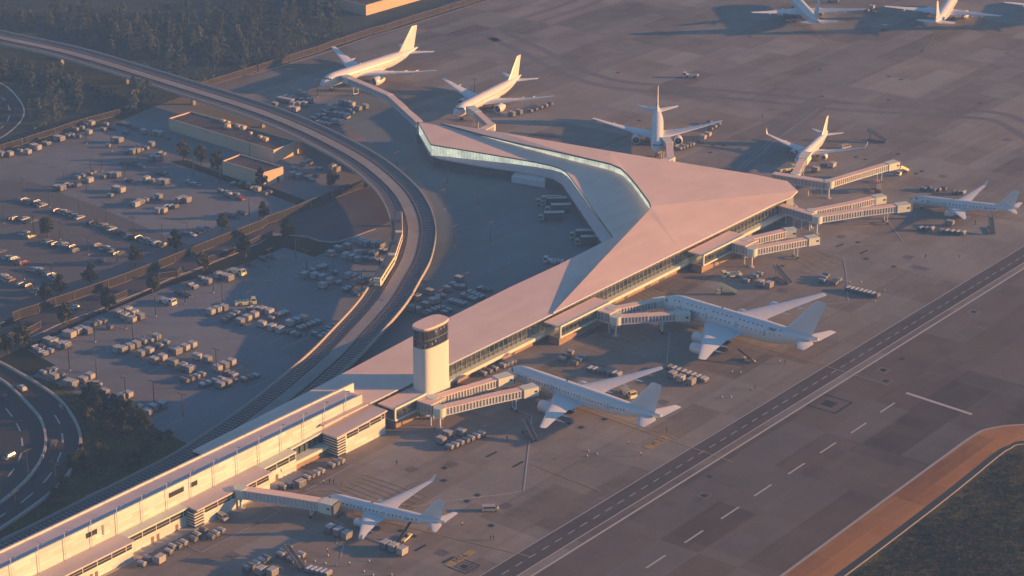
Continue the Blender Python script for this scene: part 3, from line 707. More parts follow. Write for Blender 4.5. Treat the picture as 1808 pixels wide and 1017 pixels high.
tb(lt, 'ceiling_lights', mat('lamp_strip', (1, .95, .85), .5, emit=(1, .93, .8), estr=3.0))
# boarding piers
def pier(s0, s1, label):
    p = tb(sbox(MB(), s0, s1, 1.2, 8.3, 8.1, 8.6), 'boarding_pavilion', roofM)
    if label: p['label'] = label
    f = MB(); sbox(f, s0 + .3, s1 - .3, 8.3, 8.75, 8.0, 8.75); sbox(f, s0 + .3, s1 - .3, 8.3, 8.75, 3.9, 4.5)
    for a in (s0, s1):
        sg = 1 if a == s0 else -1
        pts = [(a, 4.3), (a + sg * .3, 4.0), (a + sg * .9, 3.9), (a + sg * .9, 4.5), (a + sg * .6, 4.8), (a + sg * .6, 7.9), (a + sg * .9, 8.1), (a + sg * .9, 8.75), (a + sg * .3, 8.6), (a, 8.3)]
        f.loft([[W(q[0], nn_, q[1]) for q in pts] for nn_ in (8.3, 8.76)])
    tb(f, 'white_frame', creamPlain, p)
    tb(sbox(MB(), s0 + .5, s1 - .5, 8.1, 8.2, 4.4, 8.1), 'front_glass', glassClear, p)
    e = MB(); sbox(e, s0 + .1, s0 + .2, 1.6, 8.1, 4.3, 8.1); sbox(e, s1 - .2, s1 - .1, 1.6, 8.1, 4.3, 8.1); tb(e, 'end_glass', glassClear, p)
    tb(sbox(MB(), s0 + .1, s1 - .1, 1.8, 8.25, 3.95, 4.3), 'floor_slab', creamPlain, p)
    tb(sbox(MB(), s0 + 2.2, s1 - 1.2, 1.8, 6.6, 0, 3.9), 'stone_plinth', brownM, p)
    mm = MB(); a = s0 + 1
    while a < s1 - 1: sbox(mm, a, a + .1, 8.22, 8.36, 4.4, 8.1); a += 2.4
    sbox(mm, s0 + .6, s1 - .6, 8.21, 8.3, 7.1, 7.2); sbox(mm, s0 + .6, s1 - .6, 8.21, 8.3, 5.2, 5.28)
    tb(mm, 'mullion_grid', greyM, p)
    tb(sbox(MB(), s0 + 8, s0 + 18, 2.6, 5.2, 4.31, 6.2), 'gate_counter', interM, p)
pier(110.3, 139.8, 'boarding pavilion nearest the sharp wing tip'); pier(18.3, 48.9, 'boarding pavilion serving the double-deck jet'); pier(-72, -43.5, 'boarding pavilion at the foot of the tower')
# link nodes at the piers
def nodebox(s0, s1, n0, n1):
    p = tb(sbox(MB(), s0, s1, n0, n1, 7.5, 7.9), 'bridge_lobby', roofM)
    tb(sbox(MB(), s0 + .2, s1 - .2, n0, n1 - .2, 4.3, 7.5), 'lobby_glass', glassBlue, p); tb(sbox(MB(), s0, s1, n0, n1, 3.9, 4.3), 'lobby_floor', creamPlain, p)
    mm = MB(); a = s0 + .2
    while a < s1: sbox(mm, a, a + .14, n1 - .2, n1 - .05, 4.3, 7.5); a += 1.5
    a = n0
    while a < n1: sbox(mm, s0, s0 + .19, a, a + .14, 4.3, 7.5); a += 1.5
    tb(mm, 'lobby_mullions', whiteM, p)
    for a in (s0 + .8, s1 - .8): tb(MB().tube(W(a, n1 - .8, 0), W(a, n1 - .8, 3.9), .25, 8), 'column', whiteM, p)
def sn(u, v, z):
    q = G(u, v, z) - O0; return q.dot(U), q.dot(N)
nodebox(40.5, 48.6, 8.8, 14.5); nodebox(130.5, 139.5, 8.8, 15); nodebox(-61, -53.5, 8.8, 15)
# ---------------------------------------------------------- control tower
tc = G(760, 568, 32); TWR = empty('control_tower', (tc.x, tc.y, 0), A0, 'short oval control tower with dark glazed cab rising beside the terminal front', 'tower')
def oval(a, b, z, n=40, ex=3.0, flare=0):
    out = []
    for i in range(n):
        t = 2 * math.pi * i / n; c, s_ = math.cos(t), math.sin(t)
        out.append(((a + flare) * math.copysign(abs(c) ** (2 / ex), c), (b + flare) * math.copysign(abs(s_) ** (2 / ex), s_), z))
    return out
MB().loft([oval(6.7, 3.6, z, 96, 4) for z in (0, 10, 24.6)]).build('shaft', mat('tower_render', (.58, .61, .58), .7, nscale=.5, namt=.05), TWR, smooth=1)
cab = MB().loft([oval(6.8, 3.6, 24.6), oval(6.9, 3.7, 31.2)]).build('cab_glass', glassDark, TWR, smooth=1)
mm = MB()
for z in (24.7, 27.6, 30.9):
    r0 = oval(6.85 + (z - 24.6) * .012, 3.65 + (z - 24.6) * .012, z)
    for i in range(len(r0)): mm.tube(r0[i], r0[(i + 1) % len(r0)], .1, 4)
for i in range(0, 40, 2):
    a = oval(6.84, 3.64, 24.7)[i]; b = oval(6.94, 3.74, 31.2)[i]; mm.tube(a, b, .08, 4)
mm.build('cab_mullions', greyM, cab)
de = MB(); rr = random.Random(3)
for i in range(46):
    t = rr.uniform(0, 6.28); z = rr.choice((25.6, 26.2, 28.6, 29.8)); a = 6.86 * math.copysign(abs(math.cos(t)) ** .8, math.cos(t)); b = 3.75 * math.copysign(abs(math.sin(t)) ** .8, math.sin(t))
    de.box(a - .25, a + .25, b - .12, b + .12, z, z + rr.uniform(.3, .8))
de.build('console_clutter', mat('console_grey', (.22, .24, .24), .4, nscale=.8, namt=.6), cab)
MB().loft([oval(7.0, 3.8, 31.2), oval(7.1, 3.88, 31.4), oval(7.1, 3.88, 31.85), oval(7.0, 3.8, 32)]).build('roof', roofM, TWR, smooth=1)
# ---------------------------------------------------------- concourse block lower left
CB = empty('concourse_building', W(-150, -6), 0, 'long cream-walled concourse block with raised roof and strip windows at the lower left', 'building')
SL, SR = -262, -77.2
tb(sbox(MB(), SL, SR, -9.2, -1.5, 6, 12.4), 'upper_block', creamM, CB)
tb(sbox(MB(), SL + .1, SR - .1, -9.1, -1.8, 12.4, 12.5), 'roof', roofGreyM, CB)
c = MB(); sbox(c, SL, SR + 5, -9.9, -9.2, 9, 13.1); tb(c, 'rear_parapet', mat('parapet_white', (.72, .66, .58), .7), CB)
c = MB(); sbox(c, SL, SR, -1.5, -1.0, 6, 13.1); tb(c, 'front_parapet', creamM, CB)
tb(sbox(MB(), SL, SR + .5, -9.2, -9.18, 0, 9), 'rear_base', darkwallM, CB)
for i, (s0_, s1_) in enumerate([(-197.8, -193.5), (-164.7, -158.5), (-155.7, -152.8)]):
    tb(sbox(MB(), s0_, s1_, -1.0, -.9, 9.6, 11.2), 'slot_window', blackM, CB)
tb(sbox(MB(), -191.6, -190.9, -1.0, -.85, 8.2, 11.4), 'wall_door', greyM, CB)
# lower range: canopy roofs stepping along the apron; profile = (s0, s1, front n, roof z)
def lowz(s): return 6.2 + (s + 150) * (2.4 / 73.0) * .8 if s > -150 else 6.2
def lowseg(s0, s1, n1, z0r, z1r, roofname='low_roof', m=None):
    p = [W(s0, -1.0), W(s1, -1.0), W(s1, n1), W(s0, n1)]
    a = Vector((0, 0, 0)); mm = MB()
    mm.prism([(q.x, q.y) for q in p], 0, 0, z1s=[z0r, z1r, z1r, z0r], z0s=[z0r - .5, z1r - .5, z1r - .5, z0r - .5])
    return tb(mm, roofname, m or roofGreyM, CB)
def lowwall(s0, s1, n1, z0r, z1r, windows=True, z0=0):
    p = [W(s0, n1 - .4), W(s1, n1 - .4), W(s1, n1), W(s0, n1)]
    mm = MB().prism([(q.x, q.y) for q in p], 0, 0, z1s=[z0r - .5, z1r - .5, z1r - .5, z0r - .5], z0s=[z0] * 4); tb(mm, 'low_wall', creamM, CB)
    if windows:
        a = s0 + .6
        while a < s1 - 1.5:
            e = min(a + 5.4, s1 - .4); zt = z0r + (z1r - z0r) * ((a - s0) / (s1 - s0)) - .75
            w = tb(sbox(MB(), a, e, n1, n1 + .08, zt - 1.75, zt + .05), 'strip_window', blackM, CB)
            f = MB()
            sbox(f, a, e, n1 + .08, n1 + .16, zt - .9, zt - .82)
            sbox(f, e - .05, e + .18, n1, n1 + .18, zt - 1.75, zt + .04); tb(f, 'window_frame', whiteM, w)
            a += 5.6
def louvre(s0, s1, n0, n1, zt):
    core = tb(sbox(MB(), s0 + .3, s1 - .3, n0, n1 - .3, 0, zt - .5), 'louvre_bay', steelM, CB)
    mm = MB(); z = 1.0
    while z < zt - .6: sbox(mm, s0, s1, n0, n1, z, z + .3); z += .95
    tb(mm, 'louvres', creamPlain, core)
n0_ = [('a', SL, -186)]
# projecting bays (roof front n 6) and recessed runs (front n 2.6)
lowseg(SL, -185.5, 6.2, 6.2, 6.2); lowwall(SL, -186, 5.6, 6.2, 6.2)
lowseg(-185.5, -160.5, 2.9, 6.2, 6.2, m=creamPlain); lowwall(-185.5, -156, 2.6, 6.2, 6.2)
lowseg(-160.5, -128, 6.6, 6.25, 6.6); lowwall(-157.5, -128.6, 6.0, 6.25, 6.6); louvre(-161.5, -157.0, 2.7, 6.3, 6.2)
lowseg(-128, -113, 2.9, 6.6, 6.9, m=creamPlain); lowwall(-128, -113, 2.6, 6.6, 6.9)
lowseg(-113, -98.5, .4, 7.0, 7.6, m=creamPlain)
tb(sbox(MB(), -113, -98.5, -.6, -.5, 3.4, 7.1), 'recess_glass', glassClear, CB)
mm = MB(); a = -113
while a < -98.5: sbox(mm, a, a + .2, -.5, -.2, 3.4, 7.0); a += 2.4
tb(mm, 'recess_columns', steelM, CB)
tb(sbox(MB(), -120, -96, -.6, 2.9, 2.3, 3.4), 'cream_ledge', creamPlain, CB); tb(sbox(MB(), -119.5, -96, -.6, 2.0, 0, 2.3), 'stone_base', brownM, CB)
lowseg(-98.5, -73.8, 7.0, 7.5, 8.4); lowwall(-93.8, -74.4, 6.5, 7.5, 8.3); louvre(-98.2, -93.9, .6, 7.0, 7.5)
for s_ in (-203, -201, -176, -173.8, -166, -122.5): tb(sbox(MB(), s_, s_ + 1.1, 5.6 if s_ < -186 else 2.6, (5.6 if s_ < -186 else 2.6) + .1, 0, 2.2), 'service_door', mat('door_brown', (.2, .14, .09), .6), CB)
tb(sbox(MB(), SL, -113, 2.6, 6.6, .03, .16), 'pavement_step', kerbM, CB)
tb(sbox(MB(), -98, -76.5, -.95, 1.0, 9.4, 9.98), 'link_roof', roofGreyM, CB)
# lamp masts along the roof edge
def mast(label):
    o = empty('roof_lamp_post', (0, 0, 0), 0, label, 'lamp post')
    MB().tube((0, 0, 0), (0, 0, 9.6), .12, 8, .09).tube((0, 0, 9.5), (.9, .5, 9.65), .09, 6).build('post', whiteM, o)
    MB().box(.7, 1.4, .2, .7, 9.55, 9.75).build('lamp_head', greyM, o)
    return o
MM = mast('x'); reg(MM); pm = Proto(MM)
mast_px = [60, 190, 315, 440, 562, 682, 800, 912, 1023, 1133, 1237]
ss = []
for x in mast_px: ss.append(x / 2.698)
for x in (155, 262, 362, 462): ss.append(440 + x / 2.698)
for i, x in enumerate(ss):
    # base stands at the foot of the raised wall, find s for this image column
    lo_, hi_ = -262, -60
    for _ in range(30):
        mid = (lo_ + hi_) / 2; w = W(mid, -.5, 6.5)
        d = w - Vector((0, 0, H)); xc = d.x / (d.y * CP - d.z * SP) * F + 904
        if xc < x: lo_ = mid
        else: hi_ = mid
    pm.put(W(lo_, -.45, lowz(lo_) - .1), A0 + R(-90), 'white lamp post against the raised cream wall, ' + ordl(i, 15) + ' of the row', 'lamp posts along the raised cream wall')
# ---------------------------------------------------------- jet bridges
def jetbridge(label, pts, cabpx=None, z0=7.9, z1=7.8, w=3.0, h=2.9, ribs=True, legs=True, core=None, rot=True, gate=True):
    W0 = [G(p[0], p[1], z0 + (z1 - z0) * i / max(1, len(pts) - 1)) for i, p in enumerate(pts)]
    o = empty('jet_bridge', (W0[0].x, W0[0].y, 0), 0, label, 'jet bridge', 'jet bridges')
    for i in range(len(W0) - 1):
        a, b = W0[i], W0[i + 1]; d = (b - a); L = d.length; d.normalize(); q = Vector((-d.y, d.x, 0)).normalized()
        nseg = max(1, min(3, int(L / 11)))
        for k in range(nseg):
            A_ = a + d * (L * k / nseg); B_ = a + d * (L * (k + 1) / nseg + (0.6 if k < nseg - 1 else 0)); ww = w * (1 - .07 * k) ; zt = -.1 * k
            def sec(p, hw, z_0, z_1): return [p + q * hw + Vector((0, 0, z_0)), p - q * hw + Vector((0, 0, z_0)), p - q * hw + Vector((0, 0, z_1)), p + q * hw + Vector((0, 0, z_1))]
            rp = tb(MB().loft([sec(A_, ww / 2 + .1, zt - .3, zt), sec(B_, ww / 2 + .1, zt - .3, zt)]), 'roof', roofM, o)
            tb(MB().loft([sec(A_, ww / 2 - .12, zt - h + .35, zt - .3), sec(B_, ww / 2 - .12, zt - h + .35, zt - .3)]), 'tunnel', core or glassBlue, o)
            tb(MB().loft([sec(A_, ww / 2 + .04, zt - h, zt - h + .35), sec(B_, ww / 2 + .04, zt - h, zt - h + .35)]), 'floor_beam', whiteM, o)
            if ribs and (B_ - A_).length > 3.6:
                LL = (B_ - A_).length
                for sg in (-1, 1):
                    r_ = MB(); t = .3
                    while t < LL:
                        c_ = A_ + d * t + q * sg * (ww / 2 - .02)
                        r_.prism([c_ - d * .16 - q * .12, c_ + d * .16 - q * .12, c_ + d * .16 + q * .12, c_ - d * .16 + q * .12], c_.z + zt - h + .35, c_.z + zt - .3)
                        t += 1.25
                    tb(r_, 'side_ribs', whiteM, o)
    a, b = W0[0], W0[-1]; d = (W0[-1] - W0[-2]).normalized(); d.z = 0; d.normalize(); q = Vector((-d.y, d.x, 0))
    if rot:
        tb(MB().cyl(a, 2.1, z0 - h - .15, z0 + .12, 16), 'rotunda', creamPlain, o, 1); tb(MB().cyl(a, .42, 0, z0 - h - .1, 10), 'support_column', whiteM, o, 1)
        tb(MB().cyl(a, 1.3, 0.0, .25, 12), 'footing', kerbM, o)
    if cabpx:
        c_ = G(cabpx[0], cabpx[1], z1); dd = (c_ - b); dd.z = 0
        dd = dd.normalized() if dd.length > .6 else d; qq = Vector((-dd.y, dd.x, 0))
        def cs(p, hw, z_0, z_1): return [p + qq * hw + Vector((0, 0, z_0)), p - qq * hw + Vector((0, 0, z_0)), p - qq * hw + Vector((0, 0, z_1)), p + qq * hw + Vector((0, 0, z_1))]
        bb = Vector((b.x, b.y, z1))
        cabo = tb(MB().loft([cs(bb - dd * 1.0, 1.9, -h - .15, .15), cs(c_ + dd * 1.2, 2.1, -h - .15, .15)]), 'cab', creamPlain, o)
        tb(MB().loft([cs(c_ + dd * 1.2, 2.2, -h, .1), cs(c_ + dd * 1.9, 2.0, -h + .1, 0)]), 'canopy', mat('dark_bellows', (.09, .10, .12), .8), cabo)
        tb(MB().loft([cs(c_ - dd * .6, 2.08, -1.7, -1.0), cs(c_ + dd * .5, 2.13, -1.7, -1.0)]), 'cab_window', glassDark, cabo)
    if legs:
        L = (W0[-1] - W0[-2]).length
        lp_ = W0[-1] - d * min(6, L * .3); m_ = MB()
        for sg in (-1, 1):
            f = lp_ + q * sg * 1.3; m_.tube((f.x, f.y, .8), (f.x, f.y, lp_.z - h + .2), .2, 8)
        m_.tube(Vector((lp_.x, lp_.y, 1.0)) + q * 1.5, Vector((lp_.x, lp_.y, 1.0)) - q * 1.5, .25, 6)
        tb(m_, 'drive_leg', whiteM, o)
        for sg in (-1, 1):
            f = Vector((lp_.x, lp_.y, 0)) + q * sg * 1.6; wm_ = MB().wheel(0, 0, .55, .4); me = wm_.mesh('wheel', blackM); me.transform(Matrix.Translation(f - o.location) @ Matrix.Rotation(math.atan2(d.y, d.x), 4, 'Z')); link('wheel', me, o)
    if gate and cabpx:
        # stair at the cab
        sp = b - d * 1.5 + q * 2.2; e = sp - d * 4.2 + q * .2
        tb(MB().tube((sp.x, sp.y, z1 - h), (e.x, e.y, .2), .1, 4).tube((sp.x + q.x, sp.y + q.y, z1 - h), (e.x + q.x, e.y + q.y, .2), .1, 4).tube((sp.x, sp.y, z1 - h + 1), (e.x, e.y, 1.2), .05, 4), 'service_stair', greyM, o)
    return o
JB = [('upper of two ribbed jet bridges reaching the nose of the double-deck jet', [(1081, 544), (1160, 529)], (1172, 527)),
      ('lower of two ribbed jet bridges reaching the double-deck jet', [(1088, 558), (1197, 551)], (1213, 551)),
      ('upper of two jet bridges from the tower foot to the twin-engine jet', [(764, 701), (879, 666)], (896, 661)),
      ('lower of two jet bridges from the tower foot to the twin-engine jet', [(776, 719), (868, 697), (925, 685)], (941, 681)),
      ('upper of two empty ribbed jet bridges at the pavilion nearest the wing tip', [(1316, 422), (1389, 405)], (1400, 404)),
      ('lower of two empty ribbed jet bridges at the pavilion nearest the wing tip', [(1328, 438), (1428, 419)], (1439, 417)),
      ('upper of two jet bridges east of the wing tip, ending in open air', [(1433, 371), (1500, 358), (1546, 347)], (1557, 345)),
      ('lower of two jet bridges east of the wing tip, pointing at the right-hand jet', [(1443, 381), (1520, 369), (1585, 361)], (1600, 359)),
      ('long ribbed jet bridge without a jet, farthest toward the upper right', [(1464, 319), (1520, 302), (1568, 288)], (1580, 285)),
      ('short jet bridge to the nose of the lit jet beyond the wing tip', [(1404, 306), (1418, 279)], (1424, 270)),
      ('short jet bridge beside the jet facing the terminal head-on', [(1184, 277), (1181, 250)], (1176, 244)),
      ('short jet bridge to the middle lit jet above the roof', [(867, 219), (842, 196)], (832, 189))]
for lab, pts, cb in JB:
    top = 7.8
    jetbridge(lab, pts, cb, 7.9, top, ribs=True, legs=True)
jetbridge('smooth-sided jet bridge from the cream concourse to the small parked jet', [(424, 861), (500, 872), (572, 884)], (585, 887), 6.9, 6.0, w=3.1, h=3.1, ribs=True, core=mat('bridge_panel', (.50, .50, .50), .6, nscale=.4, namt=.15))
jetbridge('long covered walkway bridge on posts leading to the farthest lit jet', [(740, 213.5), (714, 190), (689, 167), (650, 150), (618, 137)], (611, 134), 9.0, 8.0, w=3.2, h=2.9, ribs=True, rot=False)
# fixed links
def link_(label, a, b, z=7.9, w=3.4, cols=4):
    A_, B_ = G(a[0], a[1], z), G(b[0], b[1], z); d = (B_ - A_).normalized(); q = Vector((-d.y, d.x, 0)); L = (B_ - A_).length
    o = empty('walkway_link', (A_.x, A_.y, 0), 0, label, 'walkway', 'glazed walkway links')
    def bx_(hw, z0, z1): return MB().prism([A_ + q * hw, A_ - q * hw, B_ - q * hw, B_ + q * hw], z0, z1)
    tb(bx_(w / 2 + .1, z - .35, z), 'roof', roofM, o); tb(bx_(w / 2 - .1, z - 3, z - .35), 'glass_wall', glassBlue, o); tb(bx_(w / 2 + .05, z - 3.4, z - 3), 'floor_beam', whiteM, o)
    m_ = MB(); t = .3
    while t < L:
        for sg in (-1, 1):
            c_ = A_ + d * t + q * sg * (w / 2 - .02); m_.prism([c_ - d * .06 - q * .06, c_ + d * .06 - q * .06, c_ + d * .06 + q * .06, c_ - d * .06 + q * .06], z - 3, z - .35)
        t += 1.6
    tb(m_, 'mullions', whiteM, o)
    for k in range(cols):
        c_ = A_ + d * (L * (k + .6) / cols); tb(MB().cyl(c_, .25, 0, z - 3.4, 8), 'column', whiteM, o)
link_('glazed walkway running right from the wing tip toward two jet bridges', (1380, 361), (1436, 377)); link_('long glazed walkway behind the wing tip ending at the empty long jet bridge', (1366, 305), (1462, 320))
link_('short glazed link behind the roof toward the middle lit jet', (852, 228), (867, 220), cols=2); link_('short glazed link behind the roof toward the head-on jet', (1165, 286), (1184, 278), cols=2)
# ---------------------------------------------------------- rail viaduct
cpx = [(-90, 44, 7), (0, 67, 7), (134, 97, 7), (334, 158, 7), (440, 191.5, 7), (510, 218, 7), (574, 247.5, 7), (641, 285, 7), (690, 325, 7), (717, 360, 7), (730.5, 404, 7), (722, 454, 6.8), (701, 494, 6.5), (674, 537, 6), (627, 590, 5), (580, 638, 4), (500, 706, 2.4), (420, 766, 1.2), (340, 818, .55), (185, 898, .5), (0, 992, .5), (-80, 1032, .5)]
CV = smooth([G(*p) for p in cpx], 10)
VD = empty('rail_viaduct', (CV[60].x, CV[60].y, 0), 0, 'curving two-track elevated railway sweeping past the container lots', 'viaduct')
def sect(fn):
    rings = []
    for i, p in enumerate(CV):
        d = (CV[min(i + 1, len(CV) - 1)] - CV[max(i - 1, 0)]); d.z = 0; d.normalize(); q = Vector((d.y, -d.x, 0))
        rings.append([Vector((p.x, p.y, p.z)) + q * a + Vector((0, 0, b)) for a, b in fn(p)])
    return rings
def sw_(name, fn, m): return tb(MB().loft(sect(fn)), name, m, VD, 1)
sw_('deck', lambda p: [(-8.8, -.05), (8.8, -.05), (8.8, -.6), (4, -min(1.9, p.z * .9)), (-4, -min(1.9, p.z * .9)), (-8.8, -.6)], deckM)
sw_('track_bed', lambda p: [(-8.4, .1), (-2.5, .1), (-2.5, -.04), (-8.4, -.04)], ballM); sw_('track_bed', lambda p: [(2.5, .1), (8.4, .1), (8.4, -.04), (2.5, -.04)], ballM)
sw_('centre_walkway', lambda p: [(-2.4, .45), (2.4, .45), (2.4, -.04), (-2.4, -.04)], deckM)
sw_('parapet', lambda p: [(-9.1, .95), (-8.7, .95), (-8.7, -.3), (-9.1, -.3)], kerbM); sw_('parapet', lambda p: [(8.7, .95), (9.1, .95), (9.1, -.3), (8.7, -.3)], kerbM)
CL = [0]
for i in range(len(CV) - 1): CL.append(CL[-1] + (CV[i + 1] - CV[i]).length)
def atlen(t):
    i = 0
    lo_, hi_ = 0, len(CL) - 2
    while lo_ < hi_:
        mid = (lo_ + hi_ + 1) // 2
        if CL[mid] <= t: lo_ = mid
        else: hi_ = mid - 1
    p = CV[lo_].lerp(CV[lo_ + 1], (t - CL[lo_]) / (CL[lo_ + 1] - CL[lo_])); d = (CV[lo_ + 1] - CV[lo_]).normalized()
    return p, d
for side in (-5.5, 5.5):
    m_ = MB(); t = 2
    while t < CL[-1] - 3:
        p, d = atlen(t); dd = Vector((d.x, d.y, 0)).normalized(); q = Vector((dd.y, -dd.x, 0)); c_ = p + q * side
        m_.prism([c_ - q * 2.3 - dd * .34, c_ + q * 2.3 - dd * .34, c_ + q * 2.3 + dd * .34, c_ - q * 2.3 + dd * .34], c_.z + .1, c_.z + .24, cap0=False); t += 1.75
    tb(m_, 'sleepers', tieM, VD)
for off_ in (-6.3, -4.7, 4.7, 6.3): sw_('rail', lambda p, o_=off_: [(o_ - .09, .4), (o_ + .09, .4), (o_ + .09, .24), (o_ - .09, .24)], railM)
sw_('conductor_rail', lambda p: [(-2.95, .6), (-2.75, .6), (-2.75, .1), (-2.95, .1)], railM); sw_('conductor_rail', lambda p: [(2.75, .6), (2.95, .6), (2.95, .1), (2.75, .1)], railM)
t = 34
while t < CL[-1]:
    p, d = atlen(t)
    if p.z > 3:
        dd = Vector((d.x, d.y, 0)).normalized(); q = Vector((dd.y, -dd.x, 0)); m_ = MB(); c_ = Vector((p.x, p.y, 0))
        m_.prism([c_ + q * a + dd * b for a, b in ((-.9, -.7), (.9, -.7), (.9, .7), (-.9, .7))], 0, p.z - 1.85)
        tb(m_, 'pier', deckM, VD)
    t += 52
# train on the inner track
TR = None
ts = None; best = 1e9
tgt = G(714, 384, 8)
for k in range(int(CL[-1])):
    p, d = atlen(k)
    if (Vector((p.x, p.y, 0)) - Vector((tgt.x, tgt.y, 0))).length < best: best = (Vector((p.x, p.y, 0)) - Vector((tgt.x, tgt.y, 0))).length; ts = k
tgt2 = G(684, 505, 8); best = 1e9
for k in range(int(CL[-1])):
    p, d = atlen(k)
    if (Vector((p.x, p.y, 0)) - Vector((tgt2.x, tgt2.y, 0))).length < best: best = (Vector((p.x, p.y, 0)) - Vector((tgt2.x, tgt2.y, 0))).length; te = k
p, d = atlen((ts + te) / 2)
TR = empty('train', (p.x, p.y, p.z), 0, 'short three-car people mover train on the inner curve of the viaduct', 'train')
nc = 3; step = (te - ts) / nc
for i in range(nc):
    a, d1 = atlen(ts + step * i + .4); b, d2 = atlen(ts + step * (i + 1) - .4)
    q = lambda d: Vector((d.y, -d.x, 0)).normalized()
    A_ = a + q(d1) * 5.5; B_ = b + q(d2) * 5.5
    L = (B_ - A_).length; ang = math.atan2(B_.y - A_.y, B_.x - A_.x); mid = (A_ + B_) / 2
    cc = MB(); hl = L / 2
    def rg(x, hw, zt, zb=.9): return [(x, -hw, zb), (x, -hw * 1.02, zt * .55), (x, -hw, zt - .25), (x, -hw * .9, zt), (x, hw * .9, zt), (x, hw, zt - .25), (x, hw * 1.02, zt * .55), (x, hw, zb)]
    cc.loft([rg(-hl, 1.4, 3.7), rg(-hl + .4, 1.52, 3.85), rg(hl - (1.6 if i == nc - 1 else .4), 1.52, 3.85), rg(hl, 1.3 if i == nc - 1 else 1.4, 3.1 if i == nc - 1 else 3.7)])
    car = link('carriage', cc.mesh('carriage', mat('train_paint', (.78, .70, .52), .35, spec=.5), 1), TR, mid - TR.location, ang)
    for sg in (-1, 1):
        wv = MB()
        for k in range(7):
            x0 = -hl + 1.2 + k * (L - 2.4) / 7; wv.box(x0 + .25, x0 + (L - 2.4) / 7 - .25, sg * 1.55 - .04, sg * 1.55 + .04, 2.2, 3.1)
        wv.build('window_band', glassDark, car)
    if i == nc - 1: MB().loft([[(hl - .55, -1.2, 2.1), (hl - .55, 1.2, 2.1), (hl - .95, 1.1, 3.5), (hl - .95, -1.1, 3.5)], [(hl + .05, -1.2, 2.1), (hl + .05, 1.2, 2.1), (hl - .25, 1.0, 3.3), (hl - .25, -1.0, 3.3)]]).build('front_window', glassDark, car)
    bg = MB()
    for x in (-hl + 3, hl - 3): bg.box(x - 1.4, x + 1.4, -1.1, 1.1, .4, .95)
    bg.build('bogie', steelM, car)
    MB().loft([[(-hl + .3, -1.42, 3.86), (-hl + .3, -1.1, 4.0), (-hl + .3, 1.1, 4.0), (-hl + .3, 1.42, 3.86)], [(hl - 1.7, -1.42, 3.86), (hl - 1.7, -1.1, 4.0), (hl - 1.7, 1.1, 4.0), (hl - 1.7, 1.42, 3.86)]]).build('roof_panel', mat('train_roof', (.10, .10, .11), .6), car)
    MB().box(-1.6, 1.6, -.7, .7, 4.0, 4.25).build('roof_unit', steelM, car)
# ---------------------------------------------------------- sheds
def shed(name, lab, corners, z, wallm, door=None):
    c = [G(x, y, z) for x, y in corners]; o = empty(name, (sum(p.x for p in c) / 4, sum(p.y for p in c) / 4, 0), 0, lab, 'building')
    poly = [(p.x, p.y) for p in c]
    tb(MB().prism(poly, 0, z - .6), 'wall', wallm, o); tb(MB().prism([(p[0], p[1]) for p in poly], z - .6, z - .55), 'roof', roofDarkM, o)
    m_ = MB()
    for i in range(4):
        a, b = c[i], c[(i + 1) % 4]; d = (b - a).normalized(); q = Vector((-d.y, d.x, 0)); q = q if (Vector(o.location) - a).dot(q) > 0 else -q
        m_.prism([a, b, b + q * .35, a + q * .35], z - .549, z)
    tb(m_, 'parapet', wallm, o)
    return o, c
tanM = mat('tan_render', (.62, .47, .32), .8, nscale=.3, namt=.08)
o1, c1 = shed('service_building', 'long low service building with dark roof and rooftop units behind the trees', [(297.4, 208.6), (482.7, 264.8), (526.8, 248.5), (337.3, 196.3)], 6, tanM)
for x, y, a, b in [(745, 150, 2.4, 1.3), (800, 170, 1.6, 1.4), (795, 215, 2.2, 2.2), (905, 205, 2.6, 1.4), (960, 230, 2.6, 2.0), (1040, 280, 1.3, 1.2), (1140, 320, 2.0, 1.3), (1195, 350, 2.8, 1.8)]:
    c = G(270 + x / 6.017, 190 + y / 6.017, 5.45); dd = (c1[1] - c1[0]).normalized(); e = Vector((-dd.y, dd.x, 0))
    tb(MB().prism([c - dd * a / 2 - e * b / 2, c + dd * a / 2 - e * b / 2, c + dd * a / 2 + e * b / 2, c - dd * a / 2 + e * b / 2], 5.45, 5.45 + b * .9), 'rooftop_unit', tanM, o1)
o2, c2 = shed('service_building', 'small flat-roofed tan building with one door between the trees and carts', [(392, 284), (464.5, 304.7), (500, 294), (424.6, 271.4)], 6.4, tanM)
d_ = (c2[2] - c2[1]).normalized(); q_ = Vector((d_.y, -d_.x, 0)); pd = c2[1].lerp(c2[2], .72)
tb(MB().prism([pd - d_ * .7, pd + d_ * .7, pd + d_ * .7 + q_ * .12, pd - d_ * .7 + q_ * .12], 0, 2.6), 'door', steelM, o2)
o3, c3 = shed('hangar', 'pale flat-fronted hangar beyond the far perimeter fence at the top', [(560, -10), (646, 9), (755, -22), (680, -40)], 6, tanM)
